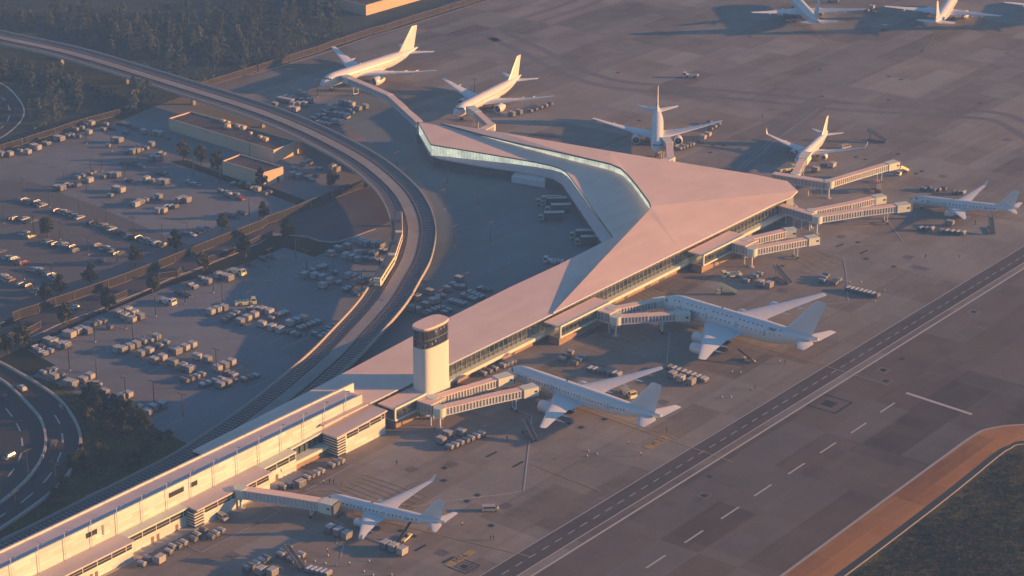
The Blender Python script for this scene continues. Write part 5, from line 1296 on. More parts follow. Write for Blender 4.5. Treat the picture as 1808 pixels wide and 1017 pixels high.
# ---- prototypes
CP_ = {k: None for k in ()}
protos = {
 'L0': container(boxG, 3.0, 2.15, 2.0, 'container_dolly', 'container'), 'L1': container(boxW, 3.0, 2.15, 2.0, 'container_dolly', 'container'), 'L2': container(boxB, 3.1, 2.15, 1.95, 'container_dolly', 'container', False),
 's0': cart(boxB, topW), 's1': cart(boxG, topW), 's2': cart(boxB, boxG),
 'tow': tow(yelV), 'towg': tow(mat('tractor_white', (.6, .58, .55), .4)), 'truck': boxtruck(boxW, mat('cargo_dark', (.075, .085, .10), .6, nscale=.5, namt=.3)), 'truck2': boxtruck(boxW, mat('dark_tarp', (.05, .052, .06), .7, nscale=.5, namt=.2)),
 'cater': scissor(), 'stairs': stairs(greyM, 9.5, 4.6), 'stairtruck': stairs(yelV, 7.5, 3.6, True), 'belt': belt(), 'van': van()}
carcols = {'white': (.48, .48, .48), 'silver': (.26, .27, .28), 'black': (.02, .02, .022), 'grey': (.13, .135, .145), 'blue': (.035, .05, .09), 'red': (.28, .045, .035), 'tan': (.36, .26, .16)}
for c_, v_ in carcols.items():
    mm_ = mat('car_paint_' + c_, v_, .25, nscale=3, namt=.03)
    protos['car_' + c_] = car(mm_, 'sedan'); protos['suv_' + c_] = car(mm_, 'suv')
reg(None)
PR = {k: Proto(v) for k, v in protos.items()}
def rz_of(deg): return A0 + R(deg)
PERP = -90
# ---- containers and carts: (origin, scale, cluster text, [items]); item = (x, y, type) or row (x0, y0, x1, y1, n, type)
CL_ = []
def cluster(text, ox, oy, sc, items, ang=PERP, jit=2.5):
    pts = []
    for it in items:
        if len(it) == 3: pts.append((ox + it[0] / sc, oy + it[1] / sc, it[2]))
        else:
            x0, y0, x1, y1, n, t = it
            for k in range(n):
                f = k / max(1, n - 1); pts.append((ox + (x0 + (x1 - x0) * f) / sc, oy + (y0 + (y1 - y0) * f) / sc, t))
    CL_.append((text, pts, ang, jit))
A_ = (0, 190, 6.017)
cluster('along the left perimeter fence', *A_, [(20, 525, 'L'), (110, 520, 'L'), (300, 500, 'L'), (215, 478, 's'), (405, 455, 'L'), (355, 440, 'L'), (515, 405, 's'), (470, 395, 's'), (610, 350, 'L'), (655, 360, 'L'), (725, 320, 's'), (765, 310, 's')])
cluster('at the top end of the left perimeter fence', *A_, [(840, 325, 's'), (945, 290, 'L'), (810, 250, 's'), (875, 232, 's'), (975, 195, 'L'), (925, 200, 's')])
cluster('in the upper part of the far left lot', *A_, [(1155, 425, 's'), (1225, 370, 'L'), (1275, 375, 'L'), (1530, 285, 'L'), (1650, 300, 'L'), (1705, 310, 'L'), (1780, 345, 's'), (1130, 195, 's'), (1100, 250, 's')])
cluster('in the upper middle of the far left lot', *A_, [(1350, 490, 's'), (1410, 500, 'L'), (1455, 490, 'L'), (1500, 470, 's'), (1560, 450, 's'), (1610, 420, 'L'), (1620, 565, 'L'), (1680, 570, 'L'), (1735, 520, 's'), (1700, 505, 's')])
cluster('in the centre of the far left lot', *A_, [(610, 880, 'L'), (660, 885, 'L'), (705, 840, 's'), (750, 845, 's'), (835, 845, 's'), (830, 765, 's'), (885, 745, 's'), (955, 800, 'L'), (900, 800, 's'), (1000, 705, 's'), (960, 725, 's')])
cluster('in the lower middle of the far left lot', *A_, [(1105, 755, 's'), (1150, 735, 's'), (1195, 745, 'L'), (1245, 745, 'L'), (1230, 890, 'L'), (1295, 905, 'L'), (1175, 955, 's'), (1560, 790, 'L'), (1610, 800, 's'), (1710, 815, 'L'), (1765, 820, 'L')])
cluster('beside the dark parking lot edge', 200, 340, 6.017, [(210, 140, 's'), (245, 155, 'L'), (285, 130, 'L'), (310, 115, 's'), (350, 100, 's'), (425, 80, 's'), (485, 75, 'L'), (705, 110, 'L'), (790, 110, 'L'), (560, 170, 's'), (610, 170, 's'), (665, 170, 's'), (480, 225, 'L'), (535, 222, 'L')])
cluster('in front of the small tan building', 270, 190, 6.017, [(850, 830, 's'), (930, 830, 's'), (1030, 860, 'L'), (1110, 900, 'L'), (1190, 935, 's'), (1240, 920, 's'), (720, 905, 's'), (890, 945, 's'), (330, 1000, 'L')])
cluster('right of the small tan building', 270, 190, 6.017, [(1490, 740, 'L'), (1550, 760, 'L'), (1640, 700, 'L'), (1610, 625, 'L'), (1660, 610, 'L'), (1730, 745, 's'), (1690, 790, 's'), (1640, 765, 's'), (1770, 670, 's'), (1500, 665, 's')])
cluster('under the viaduct curve', 450, 270, 9.04, [(1240, 270, 'L'), (1310, 310, 'L')])
cluster('left of the far lit jet, upper group', 450, 150, 7.861, [(280, 310, 'L'), (350, 235, 505, 265, 4, 'L'), (430, 185, 640, 225, 4, 's'), (620, 135, 'L'), (690, 165, 'L'), (740, 185, 's'), (530, 305, 690, 300, 3, 'L'), (760, 250, 'L'), (500, 365, 'L'), (580, 375, 'L')])
cluster('left of the walkway bridge, upper part', 450, 150, 7.861, [(1210, 275, 1350, 310, 3, 'L'), (1440, 365, 'L'), (1530, 335, 'L'), (1350, 410, 's'), (1310, 375, 's'), (960, 385, 's'), (1040, 345, 'L'), (1100, 355, 's')])
cluster('left of the walkway bridge, lower part', 450, 150, 7.861, [(1120, 440, 1280, 470, 3, 'L'), (820, 490, 's'), (880, 450, 's'), (960, 445, 's'), (1000, 410, 's'), (875, 540, 1030, 575, 4, 's'), (980, 495, 's'), (1110, 540, 'L'), (1190, 555, 'L')])
B_ = (0, 500, 6.017)
cluster('at the left tip of the container lot', *B_, [(370, 705, 's'), (405, 735, 's'), (440, 765, 's'), (480, 775, 's'), (540, 745, 's'), (455, 705, 's'), (510, 645, 'L'), (560, 665, 'L'), (590, 625, 's'), (650, 690, 'L'), (705, 695, 'L')])
cluster('along the upper left edge of the container lot', *B_, [(715, 570, 'L'), (765, 580, 'L'), (830, 545, 'L'), (870, 500, 's'), (935, 540, 'L'), (1000, 460, 's'), (1050, 445, 's'), (1105, 430, 's'), (1170, 490, 's')])
cluster('in the upper edge row of the container lot', *B_, [(1265, 355, 'L'), (1330, 385, 'L'), (1405, 420, 'L'), (1360, 320, 'L'), (1425, 350, 'L'), (1490, 385, 'L')])
cluster('beside the left painted island', *B_, [(1250, 735, 'L'), (1310, 745, 'L'), (1385, 715, 'L'), (1450, 685, 'L'), (1530, 645, 's'), (1600, 630, 's'), (1665, 610, 'L'), (1700, 690, 's'), (1770, 655, 's')])
cluster('just below the left painted island', *B_, [(1500, 785, 'L'), (1590, 755, 'L'), (1640, 855, 'L'), (1730, 825, 'L')])
C_ = (220, 450, 7.533)
cluster('below the middle painted island', *C_, [(1150, 800, 1320, 745, 3, 'L'), (1330, 905, 1490, 800, 4, 's'), (1540, 930, 1730, 840, 3, 'L'), (1330, 330, 'L'), (1400, 350, 'L'), (1250, 310, 'L'), (1110, 395, 'L'), (1020, 340, 's'), (880, 430, 's'), (940, 460, 's')])
D_ = (440, 400, 6.017)
cluster('in the top right corner of the container lot', *D_, [(870, 320, 'L'), (945, 270, 'L'), (1045, 245, 'L'), (1030, 340, 1155, 385, 3, 'L'), (1130, 170, 'L'), (1200, 195, 'L'), (1245, 215, 'L'), (1330, 225, 'L'), (1400, 225, 'L')])
cluster('beside the train', *D_, [(1240, 290, 1345, 315, 3, 's'), (1240, 360, 1310, 370, 2, 's'), (1370, 380, 1455, 400, 3, 's'), (1400, 270, 1495, 290, 3, 's')])
cluster('right of the upper painted island', *D_, [(680, 485, 805, 445, 4, 's'), (590, 550, 'L'), (700, 555, 'L'), (775, 575, 'L'), (910, 510, 's'), (785, 660, 'L'), (860, 610, 'L'), (950, 620, 's')])
cluster('near the foot of the train', *D_, [(1055, 555, 'L'), (1110, 555, 's'), (1145, 535, 's'), (1185, 605, 'L'), (1255, 590, 'L'), (1025, 695, 1105, 655, 3, 's'), (1145, 740, 1265, 695, 4, 's'), (1330, 615, 's')])
E_ = (300, 520, 6.017)
cluster('in the centre of the container lot', *E_, [(850, 170, 's'), (910, 180, 's'), (985, 200, 'L'), (1060, 220, 'L'), (980, 350, 'L'), (1085, 385, 'L'), (1170, 410, 'L'), (1080, 280, 's'), (1150, 245, 1235, 215, 3, 's')])
cluster('beside the viaduct in the container lot', *E_, [(1280, 340, 1420, 290, 3, 'L'), (1260, 420, 1365, 455, 3, 's'), (1380, 385, 1575, 315, 5, 's'), (1540, 440, 1735, 365, 5, 's'), (1605, 475, 1745, 405, 4, 's')])
cluster('in the lower middle of the container lot', *E_, [(85, 640, 'L'), (20, 610, 's'), (165, 600, 'L'), (240, 570, 'L'), (290, 695, 'L'), (400, 725, 'L'), (40, 760, 'L'), (140, 800, 'L'), (220, 830, 'L')])
cluster('in the lower rows of the container lot', *E_, [(510, 820, 655, 755, 3, 'L'), (170, 940, 345, 875, 4, 's'), (600, 850, 's'), (650, 870, 's'), (690, 890, 's'), (790, 930, 915, 890, 3, 's'), (350, 990, 545, 925, 4, 's'), (540, 1000, 'L'), (610, 975, 'L'), (680, 935, 's')])
Fq = (30, 590, 6.017)
cluster('beside the highway grass bank', *Fq, [(280, 435, 's'), (340, 415, 's'), (400, 405, 's'), (400, 490, 'L'), (480, 460, 's'), (545, 550, 'L'), (605, 565, 'L'), (705, 525, 'L'), (780, 485, 'L')])
cluster('along the lower edge of the container lot', *Fq, [(935, 655, 'L'), (1010, 710, 's'), (1100, 710, 'L'), (1185, 680, 'L'), (1140, 780, 's'), (1200, 800, 's'), (1300, 830, 'L'), (1390, 870, 'L'), (1450, 820, 'L'), (1540, 790, 'L'), (1650, 335, 'L'), (1760, 385, 'L'), (1770, 510, 's')])
Hq = (700, 470, 7.533)
cluster('behind the tower, left part', *Hq, [(440, 385, 'L'), (390, 560, 'L'), (475, 510, 'L'), (520, 500, 'L'), (280, 630, 'L'), (200, 600, 'L'), (275, 460, 'L'), (220, 430, 's'), (560, 440, 's'), (620, 425, 's'), (680, 350, 'L')])
cluster('behind the tower, right part', *Hq, [(830, 210, 'L'), (745, 265, 880, 300, 3, 's'), (800, 300, 's'), (850, 320, 's'), (725, 490, 895, 535, 4, 's'), (885, 415, 1040, 475, 4, 's'), (970, 375, 1130, 445, 4, 's'), (1110, 325, 1235, 350, 3, 's')])
cluster('directly behind the tower top', *Hq, [(380, 670, 's'), (435, 640, 's'), (500, 615, 's'), (560, 595, 's'), (610, 580, 's'), (645, 645, 's'), (700, 615, 's')])
Gq = (220, 800, 4.687)
cluster('in front of the cream concourse wall', *Gq, [(145, 940, 's'), (190, 895, 's'), (295, 910, 'L'), (365, 840, 's'), (395, 800, 's'), (445, 790, 's'), (490, 765, 's'), (570, 735, 's'), (600, 700, 's'), (655, 660, 's'), (715, 715, 's'), (755, 690, 's'), (800, 665, 's')])
cluster('at the bottom edge left of the stairs', 400, 900, 5.022, [(180, 550, 355, 455, 5, 's'), (480, 425, 545, 365, 3, 's'), (575, 470, 's'), (615, 450, 's'), (665, 425, 's'), (310, 575, 'L'), (410, 590, 'L'), (730, 550, 900, 590, 5, 's')])
cluster('beside the engine of the small jet', 400, 900, 5.022, [(920, 205, 'L'), (995, 230, 'L'), (1065, 260, 'L')])
cluster('beside the belt loader of the small jet', 400, 900, 5.022, [(1410, 345, 'L'), (1480, 370, 'L'), (1560, 400, 'L')])
cluster('under the lower bridge by the tower', 440, 640, 2.698, [(915, 388, 'L'), (945, 358, 'L'), (1010, 350, 'L'), (955, 415, 1108, 352, 7, 's')], jit=2)
cluster('below the louvred corner of the concourse', 440, 640, 2.698, [(160, 605, 's'), (190, 592, 's'), (245, 595, 'L'), (275, 562, 342, 530, 4, 's'), (392, 503, 's'), (415, 492, 's'), (438, 482, 's')])
cluster('behind the twin-engine jet nose', 680, 520, 4.623, [(800, 665, 895, 625, 3, 's'), (960, 600, 1050, 565, 4, 's')])
cluster('between the two big jets, upper group', 860, 620, 4.52, [(600, 80, 665, 30, 3, 's'), (700, 115, 765, 65, 3, 's'), (820, 160, 1050, 205, 7, 's')], jit=2)
cluster('beyond the twin jet wingtip', 860, 620, 4.52, [(1450, 145, 1720, 240, 8, 's'), (1480, 215, 'L'), (1545, 245, 'L'), (1630, 270, 'L'), (1740, 250, 's')])
cluster('above the double-deck jet', 1240, 440, 4.52, [(350, 270, 455, 215, 4, 's'), (460, 295, 'L'), (535, 310, 'L'), (955, 270, 990, 225, 3, 's'), (1050, 290, 's'), (1085, 262, 's'), (1065, 275, 's')])
cluster('beyond the double-deck jet wingtip', 1240, 440, 4.52, [(1160, 330, 1395, 385, 8, 's')], jit=2)
cluster('right of the middle lit jet', 900, 0, 2.991, [(108, 595, 215, 558, 5, 's'), (12, 615, 'L'), (50, 605, 'L')])
cluster('beside the head-on jet', 900, 0, 2.991, [(895, 795, 962, 772, 5, 's'), (1020, 740, 'L'), (1045, 725, 'L'), (1060, 690, 1100, 665, 3, 's'), (1005, 755, 's'), (1055, 655, 's'), (880, 785, 's')])
cluster('under the lit jet beyond the wing tip', 1348, 0, 2.991, [(275, 910, 'L'), (318, 880, 's'), (365, 885, 'L')])
cluster('behind the far right jet', 1360, 270, 4.036, [(1090, 270, 's'), (1125, 262, 's'), (1160, 278, 's'), (1195, 275, 's'), (1235, 268, 's'), (1310, 295, 1375, 297, 3, 's')])
cluster('in front of the far right jet', 1360, 270, 4.036, [(1070, 553, 1150, 555, 3, 's'), (1215, 570, 1375, 585, 5, 's'), (1280, 520, 'L')])
cluster('between the two jets at the top edge', 1300, 0, 3.559, [(820, 75, 's'), (860, 85, 's'), (850, 60, 'L'), (590, 15, 's'), (630, 18, 's'), (930, 185, 'L'), (330, 145, 's'), (370, 140, 's'), (1110, 160, 's')])
placed = 0
for text, pts, ang, jit in CL_:
    GP = [(G(x, y), t) for x, y, t in pts]
    def turn(x, y, t):
        c = G(x, y); hd = A0 + R(ang); best = None
        for q, t2 in GP:
            d = (q - c).length
            if d > .3 and (best is None or d < best[0]): best = (d, q - c)
        if best is None: return 0
        along = abs(best[1].normalized().dot(Vector((math.cos(hd), math.sin(hd), 0))))
        return 90 if along > .72 and best[0] < (4.6 if t == 'L' else 3.6) else 0
    for kind in ('L', 's'):
        sub = sorted([p for p in pts if p[2] == kind])
        noun = 'container dolly' if kind == 'L' else 'baggage cart'
        for i, (x, y, _) in enumerate(sub):
            v = rnd.choice('001122' if kind == 's' else '00112'); key = kind + v
            colw = {'L0': 'grey', 'L1': 'pale', 'L2': 'blue-grey', 's0': 'blue-grey', 's1': 'grey', 's2': 'dull'}[key]
            PR[key].put(G(x, y), rz_of(ang + turn(x, y, kind) + rnd.gauss(0, jit)), '%s %s %s, %s' % (colw, noun, text, ordl(i, len(sub))), ('box containers on dollies ' if kind == 'L' else 'covered baggage carts ') + text); placed += 1
# ---- cars
def cars(text, lst, ox, oy, sc, ang, seq=True):
    lst = sorted(lst)
    if 'parking' in text:
        ex = []
        for a, b in zip(lst, lst[1:]):
            dx = b[0] - a[0]; dy = b[1] - a[1]
            if 50 < dx < 130 and abs(dy) < 60: ex.append((a[0] + dx / 2, a[1] + dy / 2, rnd.choice('black grey black blue silver'.split())))
        lst = sorted(lst + ex)
    for i, (x, y, c) in enumerate(lst):
        k = ('suv_' if rnd.random() < .35 else 'car_') + c
        PR[k].put(G(ox + x / sc, oy + y / sc), rz_of(ang + rnd.gauss(0, 3)), '%s %s %s, %s' % (c, 'SUV' if k[0] == 's' else 'sedan', text, ordl(i, len(lst))), 'cars ' + text)
w, s_, k_, g_, b_, r_, t_ = 'white', 'silver', 'black', 'grey', 'blue', 'red', 'tan'
cars('in the top row of the parking lot, upper half', [(255, 92, s_), (330, 120, b_), (390, 112, k_), (450, 148, w), (600, 205, r_), (660, 212, w), (720, 235, t_), (785, 255, s_), (845, 278, w), (975, 335, k_), (1015, 328, k_)], 0, 340, 6.017, 0)
cars('in the top row of the parking lot, lower half', [(1090, 360, t_), (1185, 398, w), (1215, 430, b_), (1310, 430, k_), (1365, 478, s_), (1465, 492, k_), (1535, 512, s_), (1610, 540, s_), (1665, 555, w), (1740, 575, g_)], 0, 340, 6.017, 0)
cars('in the second row of the parking lot', [(130, 292, k_), (190, 290, k_), (258, 290, w), (300, 322, k_), (345, 315, g_), (262, 442, w), (330, 482, t_)], 0, 340, 6.017, 0)
cars('in the row beside the parking lot tree', [(492, 535, s_), (580, 562, k_), (665, 560, w), (710, 585, g_), (765, 590, k_), (800, 630, g_)], 0, 340, 6.017, 0)
cars('in the short rows right of the parking lot tree', [(1030, 575, g_), (1110, 600, w), (1195, 632, s_), (1240, 665, k_), (1280, 655, g_), (1070, 735, b_)], 0, 340, 6.017, 0)
cars('in the front rows of the parking lot', [(80, 702, w), (150, 718, s_), (195, 745, k_), (250, 762, r_), (335, 825, g_), (400, 832, w), (460, 865, k_), (540, 890, s_), (600, 925, t_)], 0, 340, 6.017, 0)
cars('at the left edge of the parking lot', [(30, 900, w), (100, 945, t_), (10, 640, g_), (230, 990, s_), (300, 1005, k_)], 0, 340, 6.017, 0)
cars('in the lowest parking row by the fence trees', [(370, 92, s_), (405, 118, g_)], 0, 500, 6.017, 0)
cars('beside the fence above the service road', [(780, 452, g_), (835, 460, w), (890, 432, k_), (940, 408, s_), (990, 398, r_), (1230, 258, b_), (1290, 268, k_), (1370, 235, b_)], 200, 340, 6.017, PERP)
cars('in front of the row of trees', [(95, 710, k_), (140, 725, g_), (385, 800, w), (455, 830, s_), (790, 915, w), (800, 955, k_), (925, 980, r_)], 270, 190, 6.017, PERP)
cars('in the dim upper corner of the far lot', [(1190, 235, k_), (1280, 190, k_), (1370, 208, b_), (1440, 238, k_), (1345, 285, b_), (1320, 605, k_), (1395, 612, k_), (1445, 598, g_), (1485, 635, g_), (1700, 715, k_), (1760, 720, s_), (1380, 795, b_)], 0, 190, 6.017, PERP)
for x, y, k, a, lab in [(130, 545, 'car_white', 180, 'white car driving alone on the service road between the fences'), (2, 575, 'suv_black', 60, 'black car at the left end of the service road, cut by the frame'), (396, 446, 'car_grey', 0, 'grey car in the tree shade on the service road'),
                        (39, 688, 'suv_white', 128, 'white car on the outer highway carriageway, nearest the top'), (110, 722, 'car_blue', 118, 'dim car near the outer highway barrier'), (95, 786, 'suv_grey', 92, 'dim car in the middle lane of the highway curve'), (16, 809, 'suv_grey', 235, 'dim car on the inner highway carriageway'), (10, 706, 'suv_black', 300, 'dark vehicle on the inner carriageway at the left edge'),
                        (317, 520, 'car_black', -95, 'black car parked in the upper row of the container lot beside a lamp post'), (330, 524, 'car_black', -95, 'second black car just right of a lamp post in the upper lot row'), (442, 470, 'car_black', -90, 'black car at the grass edge right of the tow tractors'), (465, 460, 'suv_black', -90, 'black car nearest the dark yard in the upper lot row'), (478, 457, 'car_black', -90, 'black car under the lamp at the upper end of the lot')]:
    PR[k].put(G(x, y), R(a) if x < 120 else rz_of(a), lab)
# trucks and special vehicles
for x, y, k, a, lab in [(153, 688, 'suv_black', 0, 'black SUV parked among the carts beside the highway bank'), (167, 682, 'van', 0, 'service van nose to tail at the highway bank lamp'),
                        (969, 362, 'truck', 182, 'topmost box truck of the dock row behind the terminal'), (977, 364, 'truck2', 182, 'tall dark box truck just below the topmost dock truck'), (985, 376, 'truck', 184, 'box truck in the middle of the dock row behind the terminal'), (973, 390, 'truck', 186, 'box truck in the lower middle of the dock row'), (1029, 422, 'truck2', 182, 'upper box truck of the pair parked near the spine roof'), (1038, 433, 'truck', 184, 'lower box truck of the pair parked near the spine roof'),
                        (977, 465, 'towg', 170, 'pale tow tractor tucked behind the spine roof edge'), (1219, 137, 'towg', 175, 'big tow tractor alone on the open apron beyond the head-on jet'), (1291, 489, 'tow', 195, 'cream tow tractor near the white stand line above the double-deck jet'),
                        (1108, 698, 'tow', -60, 'tow tractor half hidden under the far wing of the twin-engine jet'), (434, 538, 'tow', 12, 'sunlit cream tow tractor in the container lot'), (295, 536, 'towg', -38, 'grey tow tractor with lit nose beside the verge'), (418, 484, 'tow', -38, 'cream-nosed tow tractor in the upper edge row'), (1390, 302, 'tow', 20, 'cream tow tractor behind the wing tip beside the jet bridge'),
                        (1547, 338, 'cater', 100, 'reddish catering lift truck standing alone at the right of the bridges'), (1284, 520, 'stairtruck', 180, 'cream stair truck above the fuselage of the double-deck jet'), (1594, 307, 'stairtruck', 230, 'cream stair truck at the end of the long empty jet bridge'),
                        (1381, 497, 'stairs', 125, 'mobile stairs beside containers above the double-deck jet'), (935, 772, 'stairs', 115, 'mobile stairs just ahead of the twin jet near wing'), (519, 998, 'stairs', 130, 'mobile stairs among the carts at the bottom edge'), (1750, 408, 'stairs', 88, 'tall grey mobile stairs right of the carts by the far right jet'), (1548, 250, 'stairs', 150, 'grey mobile stairs on the apron right of the lit narrow jet'),
                        (716, 952, 'belt', 66, 'belt loader raised to the side of the small jet'), (1321, 638, 'belt', 130, 'black belt loader with raised belt below the double-deck jet'), (866, 902, 'van', 5, 'white van parked behind the tail of the small jet'), (392, 916, 'van', -50, 'service van in the jet bridge shadow at the concourse wall'), (1493, 262, 'van', 30, 'small pale van behind the lit narrow jet')]:
    if True or k in ('towg', 'tow', 'truck', 'truck2', 'cater', 'stairtruck', 'stairs', 'belt', 'van'): PR[k].put(G(x, y), R(a), lab)
# cones
cone = empty('traffic_cone', (0, 0, 0), 0, 'x', 'cone'); MB().cyl((0, 0), .28, .05, .8, 10, .05).build('body', mat('cone_faded', (.42, .30, .24), .6), cone); MB().box(-.34, .34, -.34, .34, 0, .06).build('base', blackM, cone); MB().cyl((0, 0), .2, .42, .58, 10, .16).build('band', whiteM, cone)
reg(None); PR['cone'] = Proto(cone)
cones = px([(900, 412), (695, 467), (785, 462), (878, 482), (975, 499), (1265, 460), (1220, 553), (1300, 585), (1465, 582), (930, 552)], 400, 900, 5.022) + px([(375, 424), (370, 448), (415, 439)], 900, 640, 2.698) + px([(1060, 47), (1100, 50), (1012, 168), (1055, 168)], 900, 640, 2.698) + px([(455, 535), (465, 560), (515, 535), (640, 580), (590, 640)], 1348, 320, 2.991)
for p in cones: PR['cone'].put(G(*p), rnd.random() * 3, 'small traffic cone standing on the apron near a parked jet', 'traffic cones on the apron')
# ---- lamp posts
def lamp(h=9.0):
    o = empty('street_lamp', (0, 0, 0), 0, 'x', 'lamp post')
    MB().tube((0, 0, 0), (0, 0, h), .2, 8, .13).build('pole', steelM, o)
    MB().tube((-1.5, 0, h - .1), (1.5, 0, h - .1), .1, 6).build('crossbar', steelM, o)
    for s in (-1, 1): MB().box(s * 1.5 - .45, s * 1.5 + .45, -.2, .2, h - .15, h + .02).build('lamp_head', steelM, o)
    MB().cyl((0, 0), .3, 0, .5, 8).build('base', kerbM, o)
    return o
lo_ = lamp(); reg(None); LP = Proto(lo_)
posts = px([(458, 760), (590, 800), (540, 905), (728, 860), (865, 885), (660, 945), (458, 1010), (340, 1000), (1022, 940), (1162, 975), (1320, 830), (480, 930)], 0, 0, 2.991) + px([(125, 92), (263, 140), (420, 185), (562, 225), (708, 290), (860, 330), (993, 320), (1318, 195), (20, 225), (180, 290), (318, 310), (467, 390), (620, 435), (128, 520), (275, 540), (1128, 590), (1175, 650), (823, 715), (978, 650), (665, 780), (703, 845), (503, 850), (368, 1000), (510, 1010), (845, 930), (1145, 1010), (1320, 700)], 0, 320, 2.991) \
    + px([(108, 470), (247, 415), (303, 475), (445, 500), (595, 590), (688, 475), (303, 830), (150, 750), (1030, 150), (1212, 135), (1085, 345), (1274, 325), (1148, 600), (1013, 690), (878, 710), (1048, 20)], 440, 320, 2.991) + px([(333, 40), (463, 95), (600, 180), (735, 205), (873, 265), (1175, 125)], 0, 640, 2.698) + px([(360, 515), (1190, 510), (780, 905)], 440, 0, 2.991) + px([(80, 740), (268, 600), (135, 540), (3, 660)], 0, 640, 2.698)
def zone(x, y):
    if x > 760 and y < 480: return 'on the shaded apron behind the terminal'
    if x > 700: return 'behind the tower'
    if y > 790 or (x < 60 and y > 830): return 'along the highway'
    if x > 430: return 'near the viaduct'
    if y > 455 + (300 - x) * .36: return 'in the container lot'
    if y > 330: return 'in the car park'
    return 'in the far left lot'
zc_ = {}
for p in posts: zc_.setdefault(zone(*p), []).append(p)
for zn, L_ in zc_.items():
    L_.sort()
    for i, p in enumerate(L_): LP.put(G(*p), rz_of(rnd.choice((0, 0, -90))), 'dark twin-headed lamp post %s, %s' % (zn, ordl(i, len(L_))), 'twin-headed lamp posts ' + zn)
# ---- people
def person(walk, vest, trousers):
    hgt = 1.78
    me = bpy.data.meshes.new('body')
    s = .22 if walk else .06
    V_ = {'pelvis': (0, 0, .95), 'belly': (0, 0, 1.12), 'chest': (.02, 0, 1.36), 'neck': (.03, 0, 1.52), 'head': (.05, 0, 1.64), 'crown': (.05, 0, 1.75),
          'hipl': (0, .1, .9), 'kneel': (s * .6 + .04, .11, .5), 'ankl': (s * .5, .11, .09), 'toel': (s * .5 + .18, .12, .04), 'hipr': (0, -.1, .9), 'kneer': (-s * .2 + .04, -.11, .5), 'ankr': (-s * 1.1, -.11, .1), 'toer': (-s * 1.1 + .17, -.12, .04),
          'shl': (.02, .2, 1.42), 'elbl': (-.04 - s * .3, .27, 1.14), 'hal': (.08, .27, .9), 'shr': (.02, -.2, 1.42), 'elbr': (0 + s * .3, -.27, 1.14), 'har': (.16 + s * .4, -.25, .95)}
    Ed = [('pelvis', 'belly'), ('belly', 'chest'), ('chest', 'neck'), ('neck', 'head'), ('head', 'crown'), ('pelvis', 'hipl'), ('hipl', 'kneel'), ('kneel', 'ankl'), ('ankl', 'toel'), ('pelvis', 'hipr'), ('hipr', 'kneer'), ('kneer', 'ankr'), ('ankr', 'toer'), ('chest', 'shl'), ('shl', 'elbl'), ('elbl', 'hal'), ('chest', 'shr'), ('shr', 'elbr'), ('elbr', 'har')]
    rad = {'pelvis': .15, 'belly': .14, 'chest': .16, 'neck': .06, 'head': .1, 'crown': .08, 'hipl': .1, 'hipr': .1, 'kneel': .065, 'kneer': .065, 'ankl': .045, 'ankr': .045, 'toel': .035, 'toer': .035, 'shl': .07, 'shr': .07, 'elbl': .045, 'elbr': .045, 'hal': .035, 'har': .035}
    ks = list(V_); me.from_pydata([V_[k] for k in ks], [(ks.index(a), ks.index(b)) for a, b in Ed], [])
    o = bpy.data.objects.new('person', me); COL.objects.link(o)
    md = o.modifiers.new('skin', 'SKIN'); 
    for i, k in enumerate(ks): me.skin_vertices[0].data[i].radius = (rad[k], rad[k])
    me.skin_vertices[0].data[0].use_root = True
    sb = o.modifiers.new('sub', 'SUBSURF'); sb.levels = 1; sb.render_levels = 1
    bpy.context.view_layer.update()
    dg = bpy.context.evaluated_depsgraph_get(); real = bpy.data.meshes.new_from_object(o.evaluated_get(dg)); o.modifiers.clear(); o.data = real
    real.materials.clear(); real.materials.append(trousers)
    for p in real.polygons: p.use_smooth = True
    MB().loft([[(.02 + .155 * k * math.cos(a), .215 * k * math.sin(a), z) for a in [2 * math.pi * i / 12 for i in range(12)]] for z, k in ((.98, .85), (1.1, .84), (1.3, .97), (1.46, .9), (1.51, .45))]).build('safety_vest', vest, o, 1)
    MB().loft([[(.05 + .115 * k * math.cos(a), .105 * k * math.sin(a), z) for a in [2 * math.pi * i / 12 for i in range(12)]] for z, k in ((1.66, 1.05), (1.72, 1.05), (1.8, .75), (1.83, .2))]).build('cap', steelM, o, 1)
    o['category'] = 'person'; return o
vestW = mat('pale_vest', (.78, .76, .6), .8); vestD = mat('dark_jacket', (.018, .018, .022), .8); trou = mat('dark_trousers', (.012, .012, .016), .8)
pp_ = [Proto(person(0, vestW, trou)), Proto(person(1, vestD, trou)), Proto(person(1, vestW, trou))]; reg(None)
